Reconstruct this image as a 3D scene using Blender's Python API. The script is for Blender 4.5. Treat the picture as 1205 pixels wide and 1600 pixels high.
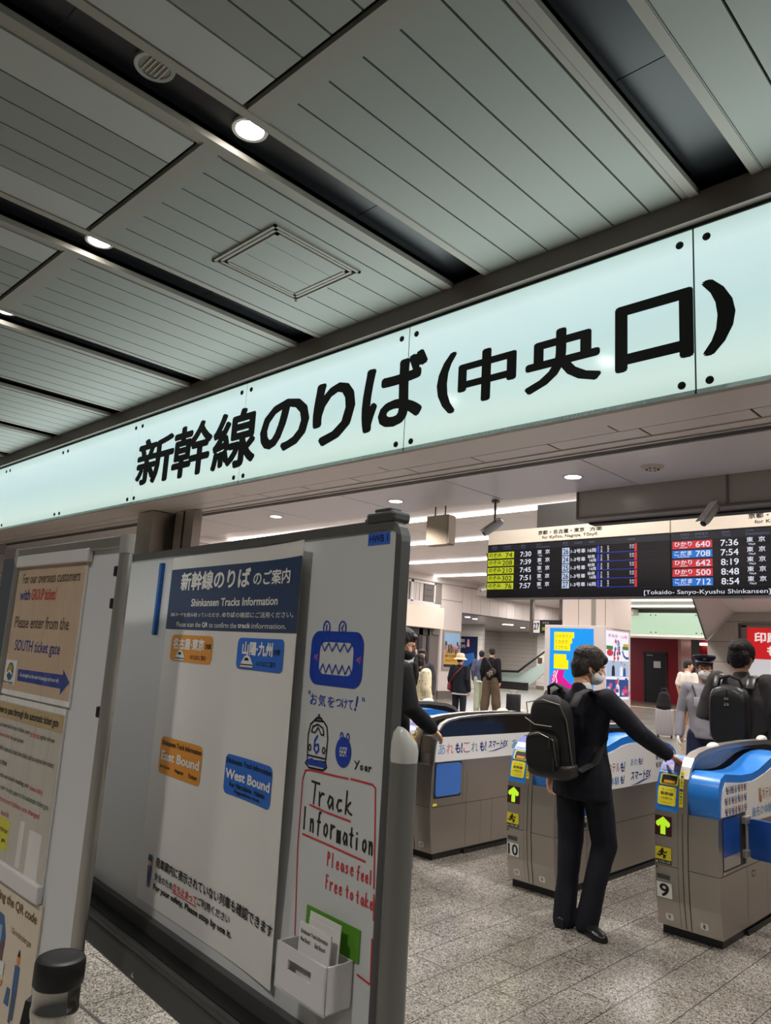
import bpy, bmesh, math, random
from mathutils import Vector, Matrix, Euler
random.seed(7)
for o in list(bpy.data.objects): bpy.data.objects.remove(o)
S = bpy.context.scene
COL = S.collection
R = math.radians

# ------------------------------------------------------------------ camera
cd = bpy.data.cameras.new('camera'); cam = bpy.data.objects.new('camera', cd); COL.objects.link(cam)
cd.sensor_fit = 'VERTICAL'; cd.sensor_height = 24.0; cd.lens = 1168.45/1600*24.0
cd.clip_start = 0.05; cd.clip_end = 200
_y, _p, _r = R(44.558), R(10.680), R(-3.433)
fw = Vector((-math.sin(_y)*math.cos(_p), math.cos(_y)*math.cos(_p), math.sin(_p)))
rt = Vector((math.cos(_y), math.sin(_y), 0)); dn = fw.cross(rt)
rt2 = rt*math.cos(_r)+dn*math.sin(_r); dn2 = -rt*math.sin(_r)+dn*math.cos(_r)
M3 = Matrix((rt2, -dn2, -fw)).transposed()
cam.matrix_world = Matrix.Translation((0, 0, 1.58)) @ M3.to_4x4()
S.camera = cam

# ------------------------------------------------------------------ world, exposure
S.view_settings.view_transform = 'Standard'; S.view_settings.look = 'None'
S.view_settings.gamma = 1.0; S.view_settings.exposure = 0.0; S.view_settings.use_curve_mapping = False
S.cycles.use_denoising = True
S.cycles.max_bounces = 6; S.cycles.diffuse_bounces = 3; S.cycles.glossy_bounces = 3; S.cycles.transmission_bounces = 4
S.cycles.sample_clamp_indirect = 4.0
W = bpy.data.worlds.new('world'); S.world = W; W.use_nodes = True
W.node_tree.nodes['Background'].inputs[0].default_value = (0.95, 0.97, 1.0, 1)
W.node_tree.nodes['Background'].inputs[1].default_value = 0.035

def lamp(name, kind, loc, energy, size=0.2, target=None, color=(1, 0.97, 0.92), spot=None, shape='DISK', size_y=None, blend=0.6):
    l = bpy.data.lights.new(name, kind); o = bpy.data.objects.new(name, l); COL.objects.link(o)
    o.location = loc; l.energy = energy; l.color = color
    if kind == 'AREA':
        l.shape = shape; l.size = size
        if size_y: l.size_y = size_y
    if kind == 'SPOT':
        l.spot_size = R(spot or 110); l.spot_blend = blend; l.shadow_soft_size = size
    if kind == 'POINT': l.shadow_soft_size = size
    d = (Vector(target)-Vector(loc)) if target else Vector((0, 0, -1))
    o.rotation_euler = d.to_track_quat('-Z', 'Y').to_euler()
    return o
# concourse downlights sit in the black slots of the plank ceiling (their fixtures are built below)
LY = (1.79, -1.4, -4.6)
SLOTX = [-1.228-1.628*k for k in range(-3, 7)]
DOWN = []
for k in range(-2, 7):
    for j, yy in enumerate(LY):
        if (k + j) % 2 == 1 or (j == 0 and k in (1, 2, 3)):
            DOWN.append((-1.228-1.628*k, yy))
for i, (x, yy) in enumerate(DOWN):
    lamp('downlight_lamp', 'SPOT', (x, yy, 4.05), 250, 0.2, spot=125, blend=0.5)
# hall strip lights and small downlights
STRIPS = [(12.65, 4.63), (15.4, 4.63), (18.7, 4.63), (22.2, 4.63), (27.4, 4.13), (30.0, 4.13)]
for (yy, zz) in STRIPS:
    lamp('hall_strip_lamp', 'AREA', (-7.5, yy, zz-0.05), 420, 22.0, shape='RECTANGLE', size_y=0.16, color=(1, 0.95, 0.93))
# extra area lamp boosts the sign's glow; hall downlights added to brighten stair underside
lamp('backlit_sign_lamp', 'AREA', (-5.3, 3.585, 3.40), 125, 19.4, target=(-5.3, 0, 3.40), shape='RECTANGLE', size_y=0.88, color=(.88, 1, .97))
HALLU = [(-1.6, 7.0), (-4.6, 7.0), (-2.2, 10.2), (-5.4, 10.2), (-8.6, 9.4), (-1.8, 12.6)]
for (x, yy) in HALLU: lamp('hall_downlight_lamp', 'SPOT', (x, yy, 4.6), 400, 0.12, spot=140, color=(1, .95, .92))
HALLD = [(-2.79, 4.78), (-4.606, 4.80), (-6.334, 4.775), (-8.1, 4.78), (-1.0, 4.78)]
for (x, yy) in HALLD:
    lamp('gate_downlight_lamp', 'SPOT', (x, yy, 2.90), 130, 0.06, spot=130, color=(1, 0.94, 0.9))

# ------------------------------------------------------------------ materials
def lin(c): return tuple(((v/255)/12.92 if v/255 <= .04045 else (((v/255)+.055)/1.055)**2.4) for v in c)
MATS = {}
def mat(name, rgb, rough=.5, metal=0.0, emit=0.0, spec=.5, bump=0.0, bscale=40.0, bstretch=(1, 1, 1), var=0.0, vscale=6.0, alpha=1.0, trans=0.0, coat=0.0, ergb=None):
    if name in MATS: return MATS[name]
    m = bpy.data.materials.new(name); m.use_nodes = True
    nt = m.node_tree; b = nt.nodes['Principled BSDF']; c = lin(rgb)+(1,)
    b.inputs['Base Color'].default_value = tuple(v*.12 for v in c[:3])+(1,) if emit and name.startswith(('screen', 's_', 'led', 'far_glass')) else c; b.inputs['Roughness'].default_value = rough
    b.inputs['Metallic'].default_value = metal; b.inputs['Specular IOR Level'].default_value = spec
    b.inputs['Alpha'].default_value = alpha; b.inputs['Transmission Weight'].default_value = trans
    b.inputs['Coat Weight'].default_value = coat
    if emit:
        b.inputs['Emission Color'].default_value = lin(ergb or rgb)+(1,); b.inputs['Emission Strength'].default_value = emit
    if bump or var:
        tc = nt.nodes.new('ShaderNodeTexCoord'); mp = nt.nodes.new('ShaderNodeMapping'); mp.inputs['Scale'].default_value = bstretch
        nt.links.new(tc.outputs['Object'], mp.inputs['Vector'])
    if bump:
        n = nt.nodes.new('ShaderNodeTexNoise'); n.inputs['Scale'].default_value = bscale; n.inputs['Detail'].default_value = 4
        nt.links.new(mp.outputs['Vector'], n.inputs['Vector'])
        bp = nt.nodes.new('ShaderNodeBump'); bp.inputs['Strength'].default_value = bump; bp.inputs['Distance'].default_value = .02
        nt.links.new(n.outputs['Fac'], bp.inputs['Height']); nt.links.new(bp.outputs['Normal'], b.inputs['Normal'])
    if var:
        n2 = nt.nodes.new('ShaderNodeTexNoise'); n2.inputs['Scale'].default_value = vscale; n2.inputs['Detail'].default_value = 5
        nt.links.new(mp.outputs['Vector'], n2.inputs['Vector'])
        rp = nt.nodes.new('ShaderNodeMapRange'); rp.inputs['From Min'].default_value = .3; rp.inputs['From Max'].default_value = .7
        rp.inputs['To Min'].default_value = 1-var; rp.inputs['To Max'].default_value = 1+var
        nt.links.new(n2.outputs['Fac'], rp.inputs['Value'])
        mx = nt.nodes.new('ShaderNodeVectorMath'); mx.operation = 'SCALE'; mx.inputs[0].default_value = c[:3]
        nt.links.new(rp.outputs['Result'], mx.inputs['Scale']); nt.links.new(mx.outputs['Vector'], b.inputs['Base Color'])
    MATS[name] = m; return m

def floor_mat():
    m = bpy.data.materials.new('granite_tiles'); m.use_nodes = True; nt = m.node_tree; b = nt.nodes['Principled BSDF']
    tc = nt.nodes.new('ShaderNodeTexCoord')
    def noise(scale, det):
        n = nt.nodes.new('ShaderNodeTexNoise'); n.inputs['Scale'].default_value = scale; n.inputs['Detail'].default_value = det
        nt.links.new(tc.outputs['Object'], n.inputs['Vector']); return n
    def ramp(src, pts):
        r = nt.nodes.new('ShaderNodeValToRGB'); e = r.color_ramp.elements
        e[0].position, e[0].color = pts[0][0], lin(pts[0][1])+(1,); e[1].position, e[1].color = pts[1][0], lin(pts[1][1])+(1,)
        for p in pts[2:]:
            q = e.new(p[0]); q.color = lin(p[1])+(1,)
        nt.links.new(src, r.inputs['Fac']); return r
    v = nt.nodes.new('ShaderNodeTexVoronoi'); v.inputs['Scale'].default_value = 160
    nt.links.new(tc.outputs['Object'], v.inputs['Vector'])
    sp = nt.nodes.new('ShaderNodeSeparateColor'); nt.links.new(v.outputs['Color'], sp.inputs['Color'])
    r1 = ramp(sp.outputs['Red'], [(0.0, (62, 59, 55)), (1.0, (184, 178, 169)), (.14, (84, 80, 75)), (.3, (124, 119, 112)), (.75, (156, 150, 142))])
    n2 = noise(2.2, 4); r2 = ramp(n2.outputs['Fac'], [(.3, (214, 212, 208)), (.7, (255, 255, 255))])
    mx = nt.nodes.new('ShaderNodeMix'); mx.data_type = 'RGBA'; mx.blend_type = 'MULTIPLY'; mx.inputs['Factor'].default_value = 1
    nt.links.new(r1.outputs['Color'], mx.inputs[6]); nt.links.new(r2.outputs['Color'], mx.inputs[7])
    mp = nt.nodes.new('ShaderNodeMapping'); mp.inputs['Location'].default_value = (0.03, .12, 0); mp.inputs['Rotation'].default_value = (0, 0, R(90))
    nt.links.new(tc.outputs['Object'], mp.inputs['Vector'])
    br = nt.nodes.new('ShaderNodeTexBrick'); br.inputs['Color1'].default_value = (1, 1, 1, 1); br.inputs['Color2'].default_value = (.9, .9, .9, 1)
    br.inputs['Mortar'].default_value = (.16, .155, .15, 1); br.inputs['Scale'].default_value = 1; br.inputs['Mortar Size'].default_value = .0028
    br.inputs['Brick Width'].default_value = .66; br.inputs['Row Height'].default_value = .25; br.offset = .5
    nt.links.new(mp.outputs['Vector'], br.inputs['Vector'])
    m2 = nt.nodes.new('ShaderNodeMix'); m2.data_type = 'RGBA'; m2.blend_type = 'MULTIPLY'; m2.inputs['Factor'].default_value = 1
    nt.links.new(mx.outputs[2], m2.inputs[6]); nt.links.new(br.outputs['Color'], m2.inputs[7])
    nt.links.new(m2.outputs[2], b.inputs['Base Color'])
    b.inputs['Roughness'].default_value = .25; b.inputs['Specular IOR Level'].default_value = .45
    return m

def wallgroove_mat(name, rgb, h, w=100.0, rough=.45, axis='X', gap=.006, dark=.35):
    m = bpy.data.materials.new(name); m.use_nodes = True; nt = m.node_tree; b = nt.nodes['Principled BSDF']
    tc = nt.nodes.new('ShaderNodeTexCoord'); sp = nt.nodes.new('ShaderNodeSeparateXYZ'); cb = nt.nodes.new('ShaderNodeCombineXYZ')
    nt.links.new(tc.outputs['Object'], sp.inputs[0]); nt.links.new(sp.outputs[axis], cb.inputs['X']); nt.links.new(sp.outputs['Z'], cb.inputs['Y'])
    br = nt.nodes.new('ShaderNodeTexBrick'); c = lin(rgb)
    br.inputs['Color1'].default_value = c+(1,); br.inputs['Color2'].default_value = tuple(v*.95 for v in c)+(1,)
    br.inputs['Mortar'].default_value = tuple(v*dark for v in c)+(1,); br.inputs['Scale'].default_value = 1; br.offset = 0
    br.inputs['Mortar Size'].default_value = gap; br.inputs['Brick Width'].default_value = w; br.inputs['Row Height'].default_value = h
    nt.links.new(cb.outputs[0], br.inputs['Vector']); nt.links.new(br.outputs['Color'], b.inputs['Base Color'])
    b.inputs['Roughness'].default_value = rough
    return m

M = {
 'plank': mat('ceiling_plank', (130, 133, 127), .5),
 'plank_light': mat('ceiling_plank_light', (158, 161, 155), .5),
 'black': mat('slot_black', (22, 23, 26), .35),
 'slot': mat('slot_panel', (21, 23, 28), .35),
 'rail': mat('ceiling_rail', (136, 131, 122), .5),
 'beam': mat('beam_brown', (112, 104, 96), .45),
 'soffit': mat('soffit_panel', (222, 210, 200), .32),
 'hallceil': mat('hall_ceiling_panel', (230, 220, 215), .28),
 'white': mat('white_paint', (226, 222, 218), .5),
 'steel': mat('brushed_steel', (184, 177, 168), .32, .94, bump=.06, bscale=60, bstretch=(1, 1, 12)),
 'steel_dark': mat('dark_steel', (120, 112, 104), .4, .8, bump=.05, bscale=60),
 'chrome': mat('chrome', (225, 222, 216), .1, 1.0),
 'alu': mat('aluminium', (186, 182, 174), .34, .75),
 'dkgrey': mat('dark_grey_plastic', (74, 73, 72), .42),
 'grey': mat('grey_frame', (118, 116, 113), .4),
 'blackp': mat('black_plastic', (20, 20, 21), .4),
 'ink': mat('black_ink', (22, 22, 22), .6),
 'inkw': mat('white_ink', (240, 238, 234), .6),
 'paper': mat('paper', (232, 229, 224), .6, var=.02),
 'board': mat('whiteboard_enamel', (212, 213, 212), .22, spec=.5, var=.02, vscale=3),
 'joint': mat('joint_dark', (40, 37, 34), .6),
 'glass_dark': mat('smoked_panel', (32, 28, 26), .12, alpha=.9, spec=.6),
 'blue': mat('gate_blue', (38, 122, 208), .3, spec=.5),
 'blue_edge': mat('gate_blue_edge', (26, 72, 148), .35),
 'printed': mat('printed_panel', (226, 222, 214), .4),
 'yellow': mat('sticker_yellow', (232, 214, 44), .45),
 'skin': mat('skin', (206, 156, 126), .5, var=.06, vscale=30),
}
# ------------------------------------------------------------------ mesh builder
class MB:
    def __init__(s): s.v = []; s.f = []; s.m = []; s.mi = 0
    def add(s, vs, fs, mi=None):
        b = len(s.v); s.v += [Vector(v) for v in vs]; s.f += [tuple(i+b for i in f) for f in fs]
        s.m += [s.mi if mi is None else mi]*len(fs); return s
    def box(s, x0, y0, z0, x1, y1, z1, r=0, seg=2):
        x0, x1 = min(x0, x1), max(x0, x1); y0, y1 = min(y0, y1), max(y0, y1); z0, z1 = min(z0, z1), max(z0, z1)
        vs = [(x0,y0,z0),(x1,y0,z0),(x1,y1,z0),(x0,y1,z0),(x0,y0,z1),(x1,y0,z1),(x1,y1,z1),(x0,y1,z1)]
        fs = [(0,3,2,1),(4,5,6,7),(0,1,5,4),(1,2,6,5),(2,3,7,6),(3,0,4,7)]
        return s._bev(vs, fs, r, seg)
    def _bev(s, vs, fs, r, seg=2):
        if r <= 0: return s.add(vs, fs)
        bm = bmesh.new(); bv = [bm.verts.new(v) for v in vs]
        for f in fs: bm.faces.new([bv[i] for i in f])
        bmesh.ops.recalc_face_normals(bm, faces=bm.faces)
        bmesh.ops.bevel(bm, geom=list(bm.edges), offset=r, segments=seg, affect='EDGES', profile=.5)
        bm.verts.index_update()
        s.add([v.co.copy() for v in bm.verts], [tuple(v.index for v in f.verts) for f in bm.faces]); bm.free(); return s
    def hexa(s, P, r=0):   # P: 4 bottom, 4 top (same order)
        return s._bev([Vector(p) for p in P], [(0,3,2,1),(4,5,6,7),(0,1,5,4),(1,2,6,5),(2,3,7,6),(3,0,4,7)], r)
    def fbox(s, F, x0, y0, x1, y1, d0, d1, r=0):
        P = [F(x0,y0,d0),F(x1,y0,d0),F(x1,y1,d0),F(x0,y1,d0),F(x0,y0,d1),F(x1,y0,d1),F(x1,y1,d1),F(x0,y1,d1)]
        return s.hexa(P, r)
    def prism(s, F, pts, d0, d1, mi=None):
        n = len(pts); vs = [F(x, y, d0) for x, y in pts]+[F(x, y, d1) for x, y in pts]
        fs = [tuple(range(n-1, -1, -1)), tuple(range(n, 2*n))]+[(i, (i+1) % n, n+(i+1) % n, n+i) for i in range(n)]
        return s.add(vs, fs, mi)
    def poly(s, F, pts, d=0.0, mi=None):
        return s.add([F(x, y, d) for x, y in pts], [tuple(range(len(pts)))], mi)
    def rect(s, F, x0, y0, x1, y1, d=0.0, mi=None): return s.poly(F, [(x0,y0),(x1,y0),(x1,y1),(x0,y1)], d, mi)
    def rrect(s, F, x0, y0, x1, y1, r, d=0.0, mi=None, d0=None):
        p = rrpts(x0, y0, x1, y1, r)
        return s.poly(F, p, d, mi) if d0 is None else s.prism(F, p, d0, d, mi)
    def disc(s, F, x, y, rx, ry=None, d=0.0, mi=None, seg=16):
        ry = ry or rx
        return s.poly(F, [(x+rx*math.cos(2*math.pi*i/seg), y+ry*math.sin(2*math.pi*i/seg)) for i in range(seg)], d, mi)
    def stroke(s, F, pts, w, d=0.0, mi=None):   # flat pen stroke
        for (x0, y0), (x1, y1) in zip(pts, pts[1:]):
            dx, dy = x1-x0, y1-y0; L = math.hypot(dx, dy) or 1; nx, ny = -dy/L*w/2, dx/L*w/2; ex, ey = dx/L*w*.35, dy/L*w*.35
            s.poly(F, [(x0-nx-ex,y0-ny-ey),(x1-nx+ex,y1-ny+ey),(x1+nx+ex,y1+ny+ey),(x0+nx-ex,y0+ny-ey)], d, mi); d += 4e-6
        return s
    def cyl(s, p0, p1, r0, r1=None, seg=16):
        p0, p1 = Vector(p0), Vector(p1); r1 = r0 if r1 is None else r1
        q = (p1-p0).to_track_quat('Z', 'Y'); vs = []
        for p, r in ((p0, r0), (p1, r1)):
            for i in range(seg): a = 2*math.pi*i/seg; vs.append(p+q @ Vector((r*math.cos(a), r*math.sin(a), 0)))
        return s.add(vs, [tuple(range(seg-1, -1, -1)), tuple(range(seg, 2*seg))]+[(i, (i+1) % seg, seg+(i+1) % seg, seg+i) for i in range(seg)])
    def lathe(s, prof, c=(0, 0, 0), seg=24, axis=None, caps=True):
        c = Vector(c); q = (Vector(axis).to_track_quat('Z', 'Y') if axis else None); vs = []
        for r, z in prof:
            for i in range(seg):
                a = 2*math.pi*i/seg; p = Vector((r*math.cos(a), r*math.sin(a), z)); vs.append(c+(q @ p if q else p))
        n = len(prof); fs = [(k*seg+i, k*seg+(i+1) % seg, (k+1)*seg+(i+1) % seg, (k+1)*seg+i) for k in range(n-1) for i in range(seg)]
        if caps: fs += [tuple(range(seg-1, -1, -1)), tuple(range((n-1)*seg, n*seg))]
        return s.add(vs, fs)
    def loft(s, rings):
        n = len(rings[0]); vs = [p for r in rings for p in r]
        fs = [(k*n+i, k*n+(i+1) % n, (k+1)*n+(i+1) % n, (k+1)*n+i) for k in range(len(rings)-1) for i in range(n)]
        fs += [tuple(range(n-1, -1, -1)), tuple(range((len(rings)-1)*n, len(rings)*n))]
        return s.add(vs, fs)
    def ell(s, c, r, rot=None, seg=16, rings=10):
        c = Vector(c); q = rot if rot is not None else Matrix.Identity(3); vs = []; fs = []
        for k in range(1, rings):
            t = math.pi*k/rings
            for i in range(seg):
                a = 2*math.pi*i/seg; vs.append(c+q @ Vector((r[0]*math.sin(t)*math.cos(a), r[1]*math.sin(t)*math.sin(a), r[2]*math.cos(t))))
        top = len(vs); vs.append(c+q @ Vector((0, 0, r[2]))); vs.append(c+q @ Vector((0, 0, -r[2])))
        for k in range(rings-2):
            for i in range(seg): fs.append((k*seg+i, (k+1)*seg+i, (k+1)*seg+(i+1) % seg, k*seg+(i+1) % seg))
        for i in range(seg): fs.append((top, i, (i+1) % seg)); b = (rings-2)*seg; fs.append((top+1, b+(i+1) % seg, b+i))
        return s.add(vs, fs)
    def limb(s, pts, rad, ref=(1, 0, 0), seg=14, cap0=None):   # round-ended tapered tube; rad entries r or (a,b)
        pts = [Vector(p) for p in pts]; rad = [(r, r) if not isinstance(r, tuple) else r for r in rad]; ref = Vector(ref); rings = []
        n = len(pts); tan = []
        for i in range(n):
            t = (pts[min(i+1, n-1)]-pts[max(i-1, 0)]).normalized(); tan.append(t)
        def ring(c, t, a, b):
            x = (ref-t*ref.dot(t)); x = x.normalized() if x.length > 1e-4 else t.orthogonal().normalized(); y = t.cross(x)
            return [c+x*a*math.cos(2*math.pi*i/seg)+y*b*math.sin(2*math.pi*i/seg) for i in range(seg)]
        a, b = rad[0]; m = min(a, b) if cap0 is None else cap0
        for k in (80, 50, 25): rings.append(ring(pts[0]-tan[0]*m*math.sin(R(k)), tan[0], a*math.cos(R(k)), b*math.cos(R(k))))
        for p, t, (a, b) in zip(pts, tan, rad): rings.append(ring(p, t, a, b))
        m = min(a, b)
        for k in (25, 50, 80): rings.append(ring(pts[-1]+tan[-1]*m*math.sin(R(k)), tan[-1], a*math.cos(R(k)), b*math.cos(R(k))))
        return s.loft(rings)
    def tube(s, pts, r, seg=8, closed=False):
        pts = [Vector(p) for p in pts]; n = len(pts); rings = []
        for i in range(n):
            t = ((pts[(i+1) % n]-pts[i-1]) if closed else (pts[min(i+1, n-1)]-pts[max(i-1, 0)])).normalized()
            x = t.cross(Vector((0, 0, 1))); x = x.normalized() if x.length > .05 else Vector((1, 0, 0)); y = t.cross(x)
            rings.append([pts[i]+x*r*math.cos(2*math.pi*k/seg)+y*r*math.sin(2*math.pi*k/seg) for k in range(seg)])
        if closed: rings.append(rings[0])
        return s.loft(rings)
    def mirror_add(s, o): return s.add(o.v, o.f)

def rrpts(x0, y0, x1, y1, r, seg=5):
    p = []
    for cx, cy, a0 in ((x1-r, y0+r, -90), (x1-r, y1-r, 0), (x0+r, y1-r, 90), (x0+r, y0+r, 180)):
        for i in range(seg+1): a = R(a0+90*i/seg); p.append((cx+r*math.cos(a), cy+r*math.sin(a)))
    return p
def frame(o, u, v):
    o, u, v = Vector(o), Vector(u).normalized(), Vector(v).normalized(); n = u.cross(v)
    return lambda x, y, d=0.0: o+u*x+v*y+n*d
def front(y): return frame((0, y, 0), (1, 0, 0), (0, 0, 1))       # faces the -Y side, coordinates X, Z
def side(x): return frame((x, 0, 0), (0, 1, 0), (0, 0, 1))        # faces the +X side, coordinates Y, Z
def under(z): return frame((0, 0, z), (1, 0, 0), (0, -1, 0))      # faces down, coordinates X, -Y

ORG = {}
def tag(o, label=None, cat=None, group=None, kind=None):
    if label: o['label'] = label
    if cat: o['category'] = cat
    if group: o['group'] = group
    if kind: o['kind'] = kind
    return o
def thing(name, loc, label, cat, group=None):
    o = bpy.data.objects.new(name, None); COL.objects.link(o); o.location = loc; o.empty_display_size = .1
    ORG[o.name] = Vector(loc); return tag(o, label, cat, group)
def obj(name, mb, mats, parent=None, smooth=None, label=None):
    me = bpy.data.meshes.new(name)
    if parent is not None: org = ORG[parent.name]
    else:
        xs = [v.x for v in mb.v]; ys = [v.y for v in mb.v]; zs = [v.z for v in mb.v]
        org = Vector(((min(xs)+max(xs))/2, (min(ys)+max(ys))/2, min(zs)))
    me.from_pydata([v-org for v in mb.v], [], mb.f)
    mats = mats if isinstance(mats, (list, tuple)) else [mats]
    for m in mats: me.materials.append(M[m] if isinstance(m, str) else m)
    if len(mats) > 1: me.polygons.foreach_set('material_index', mb.m)
    bm = bmesh.new(); bm.from_mesh(me); bmesh.ops.recalc_face_normals(bm, faces=[f for f in bm.faces]) if getattr(mb, 'solid', True) else None
    bm.to_mesh(me); bm.free()
    if smooth: me.shade_smooth(); me.set_sharp_from_angle(angle=R(smooth))
    me.validate(); me.update()
    o = bpy.data.objects.new(name, me); COL.objects.link(o); ORG[o.name] = org
    if parent is not None: o.parent = parent
    else: o.location = org
    if label: o['label'] = label
    return o
def flat(name, mb, mats, parent=None, label=None):
    mb.solid = False; return obj(name, mb, mats, parent, label=label)
def structure(name, mb, mats, smooth=None): return tag(obj(name, mb, mats, smooth=smooth), kind='structure')

_TC = {}
def tmesh(s):
    k = s
    if k not in _TC:
        c = bpy.data.curves.new('t', 'FONT'); c.body = s; c.resolution_u = 3; c.size = 1.0
        o = bpy.data.objects.new('t', c); COL.objects.link(o)
        me = bpy.data.meshes.new_from_object(o)
        vs = [v.co.copy() for v in me.vertices]; fs = [tuple(p.vertices) for p in me.polygons]
        bpy.data.objects.remove(o); bpy.data.curves.remove(c); bpy.data.meshes.remove(me)
        xs = [v.x for v in vs] or [0, 1]; ys = [v.y for v in vs] or [0, 1]
        _TC[k] = (vs, fs, min(xs), max(xs), min(ys), max(ys))
    return _TC[k]
def put(mb, F, s, x0, y0, x1, y1, bold=0.0, d=.0008, skew=0.0, tilt=0.0, mi=None):
    """lettering fitted to the box x0..x1, y0..y1 of surface F"""
    vs, fs, a, b, c, e = tmesh(s); sx = (x1-x0)/max(b-a, 1e-6); sy = (y1-y0)/max(e-c, 1e-6)
    # heavier weights: the outline is thickened by overlapping copies shifted around a small ring
    w = max(bold, 0)*1.0; sh = [(0, 0)] if w < .004 else [(w*math.cos(R(q)), w*math.sin(R(q))) for q in ((45, 135, 225, 315) if w < .018 else range(0, 360, 45))]
    ix = (x1-x0)/max((b-a)+2*w, 1e-6); iy = (y1-y0)/max((e-c)+2*w, 1e-6)
    for k, (ox, oy) in enumerate(sh):
        out = []
        for v in vs:
            x = x0+(v.x-a+w+ox)*ix; y = y0+(v.y-c+w+oy)*iy
            out.append(F(x+(y-y0)*skew, y+(x-x0)*tilt, d+k*8e-6))
        mb.add(out, fs, mi)
    return mb
def letters(name, F, items, m, parent, d=.0008, bold=0.012):
    mb = MB()
    for it in items: put(mb, F, it[0], *it[1:5], bold=(it[5] if len(it) > 5 else bold), d=d)
    return flat(name, mb, m, parent)
# ------------------------------------------------------------------ floor
mb = MB(); mb.box(-34, -9, -.1, 7, 45, 0); f = structure('floor', mb, floor_mat())
f.location = (0, 0, 0); f.data.transform(Matrix.Translation(ORG[f.name])); ORG[f.name] = Vector()
mb = MB(); mb.box(-13, 1.722, .0003, 4, 1.736, .0018); structure('trim_1', mb, 'joint')
for (a, b, lab) in (((-16.05, 21.9), (-13.1, 23.9), 'pale yellow tactile strip on the hall floor behind the brown trousers'), ((-15.3, 30.7), (-9.2, 31.2), 'pale yellow tactile strip on the far floor near the black door')):
    mb = MB()
    a = Vector(a+(0,)); b = Vector(b+(0,)); F = frame(a, b-a, Vector((0, 0, 1)).cross(b-a)); L = (b-a).length
    mb.prism(F, [(0, -.15), (L, -.15), (L, .15), (0, .15)], .0005, .006)
    tag(obj('tactile_strip', mb, mat('tactile_yellow', (206, 176, 120), .6)), lab, 'tactile paving', 'tactile strips')

# ------------------------------------------------------------------ plank ceiling of the concourse (z = 4.0)
ZC = 4.004; Y0, Y1 = -6.0, 3.56
mb = MB()   # 0 dark plank, 1 light plank, 2 rail, 3 black
CROSS = [1.70, -1.55, -4.80]
segs = []; last = Y1
for c in CROSS: segs.append((c+.05, last)); last = c-.05
segs.append((Y0, last))
for k in range(-3, 8):
    xr = -1.10-1.628*k; xl = xr-.257           # slot k spans xl..xr
    nx = xl-1.371                               # next slot's right edge
    # rails along both slot edges
    for (a, b, dz) in ((xl-.05, xl, -.004), (xl-.085, xl-.056, .004), (xr, xr+.05, -.004)):
        mb.mi = 2; mb.box(a, Y0, ZC+dz, b, Y1, ZC+.05)
    for i, c in enumerate(CROSS):
        mb.mi = 2; mb.box(nx+.05, c-.05, ZC-.002, xl-.05, c+.05, ZC+.03)
    # planks
    x0, x1 = nx+.054, xl-.09
    for j, (ya, yb) in enumerate(segs):
        if j == 0:
            cuts = [x0]+[-1.620-.2115*i-1.628*k for i in range(5, -1, -1)]+[x1]; cols = [0]*7
        else:
            w = (x1-x0-.5)/4; cuts = [x0, x0+.25, x0+.25+w, x0+.25+2*w, x0+.25+3*w, x0+.25+4*w, x1]; cols = [1, 0, 0, 0, 0, 1]
        cuts = sorted(cuts)
        for (a, b), cc in zip(zip(cuts, cuts[1:]), cols):
            mb.mi = cc
            if k == 1 and j == 0 and False: pass
            mb.box(a+.0055, ya+.03*(j == 0), ZC, b-.0055, yb-.03*(j > 0), ZC+.02)
            if j == 0: mb.box(a+.0, ya, ZC, b+.0, ya+.03, ZC+.02)
    # black boarding behind and slot box
    mb.mi = 3; mb.box(nx-.02, Y0, ZC+.035, xl+.0, Y1, ZC+.06)
    mb.box(xl-.012, Y0, ZC+.03, xl, 3.8, ZC+.10); mb.box(xr, Y0, ZC+.03, xr+.012, 3.8, ZC+.10)
    mb.mi = 4
    ys = [Y0, -3.8, -1.2, .9, 2.65, 3.8]
    for a, b in zip(ys, ys[1:]): mb.box(xl, a+.003, ZC+.08, xr, b-.003, ZC+.10)
structure('ceiling', mb, ['plank', 'plank_light', 'rail', 'black', 'slot'])

# access hatch in the planks
t = thing('access_hatch', (-3.66, 2.67, ZC-.012), 'square metal access hatch set flush in the grey plank ceiling', 'ceiling hatch')
mb = MB()
for (q, w, dz) in ((0, .018, -.010), (.03, .018, -.007), (.06, .02, -.010)):
    xa, xb, ya, yb = -3.99+q, -3.33-q, 2.32+q, 3.02-q
    z0, z1 = ZC+dz, ZC+.001
    mb.box(xa, ya, z0, xb, ya+w, z1); mb.box(xa, yb-w, z0, xb, yb, z1); mb.box(xa, ya, z0, xa+w, yb, z1); mb.box(xb-w, ya, z0, xb, yb, z1)
obj('hatch_frame', mb, 'rail', t)
mb = MB(); mb.mi = 0
for a, b in zip((-3.91, -3.735, -3.525, -3.41), (-3.739, -3.529, -3.414, -3.405)): mb.box(a, 2.40, ZC-.006, b, 2.94, ZC+.001)
obj('hatch_panel', mb, 'plank', t)

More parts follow.
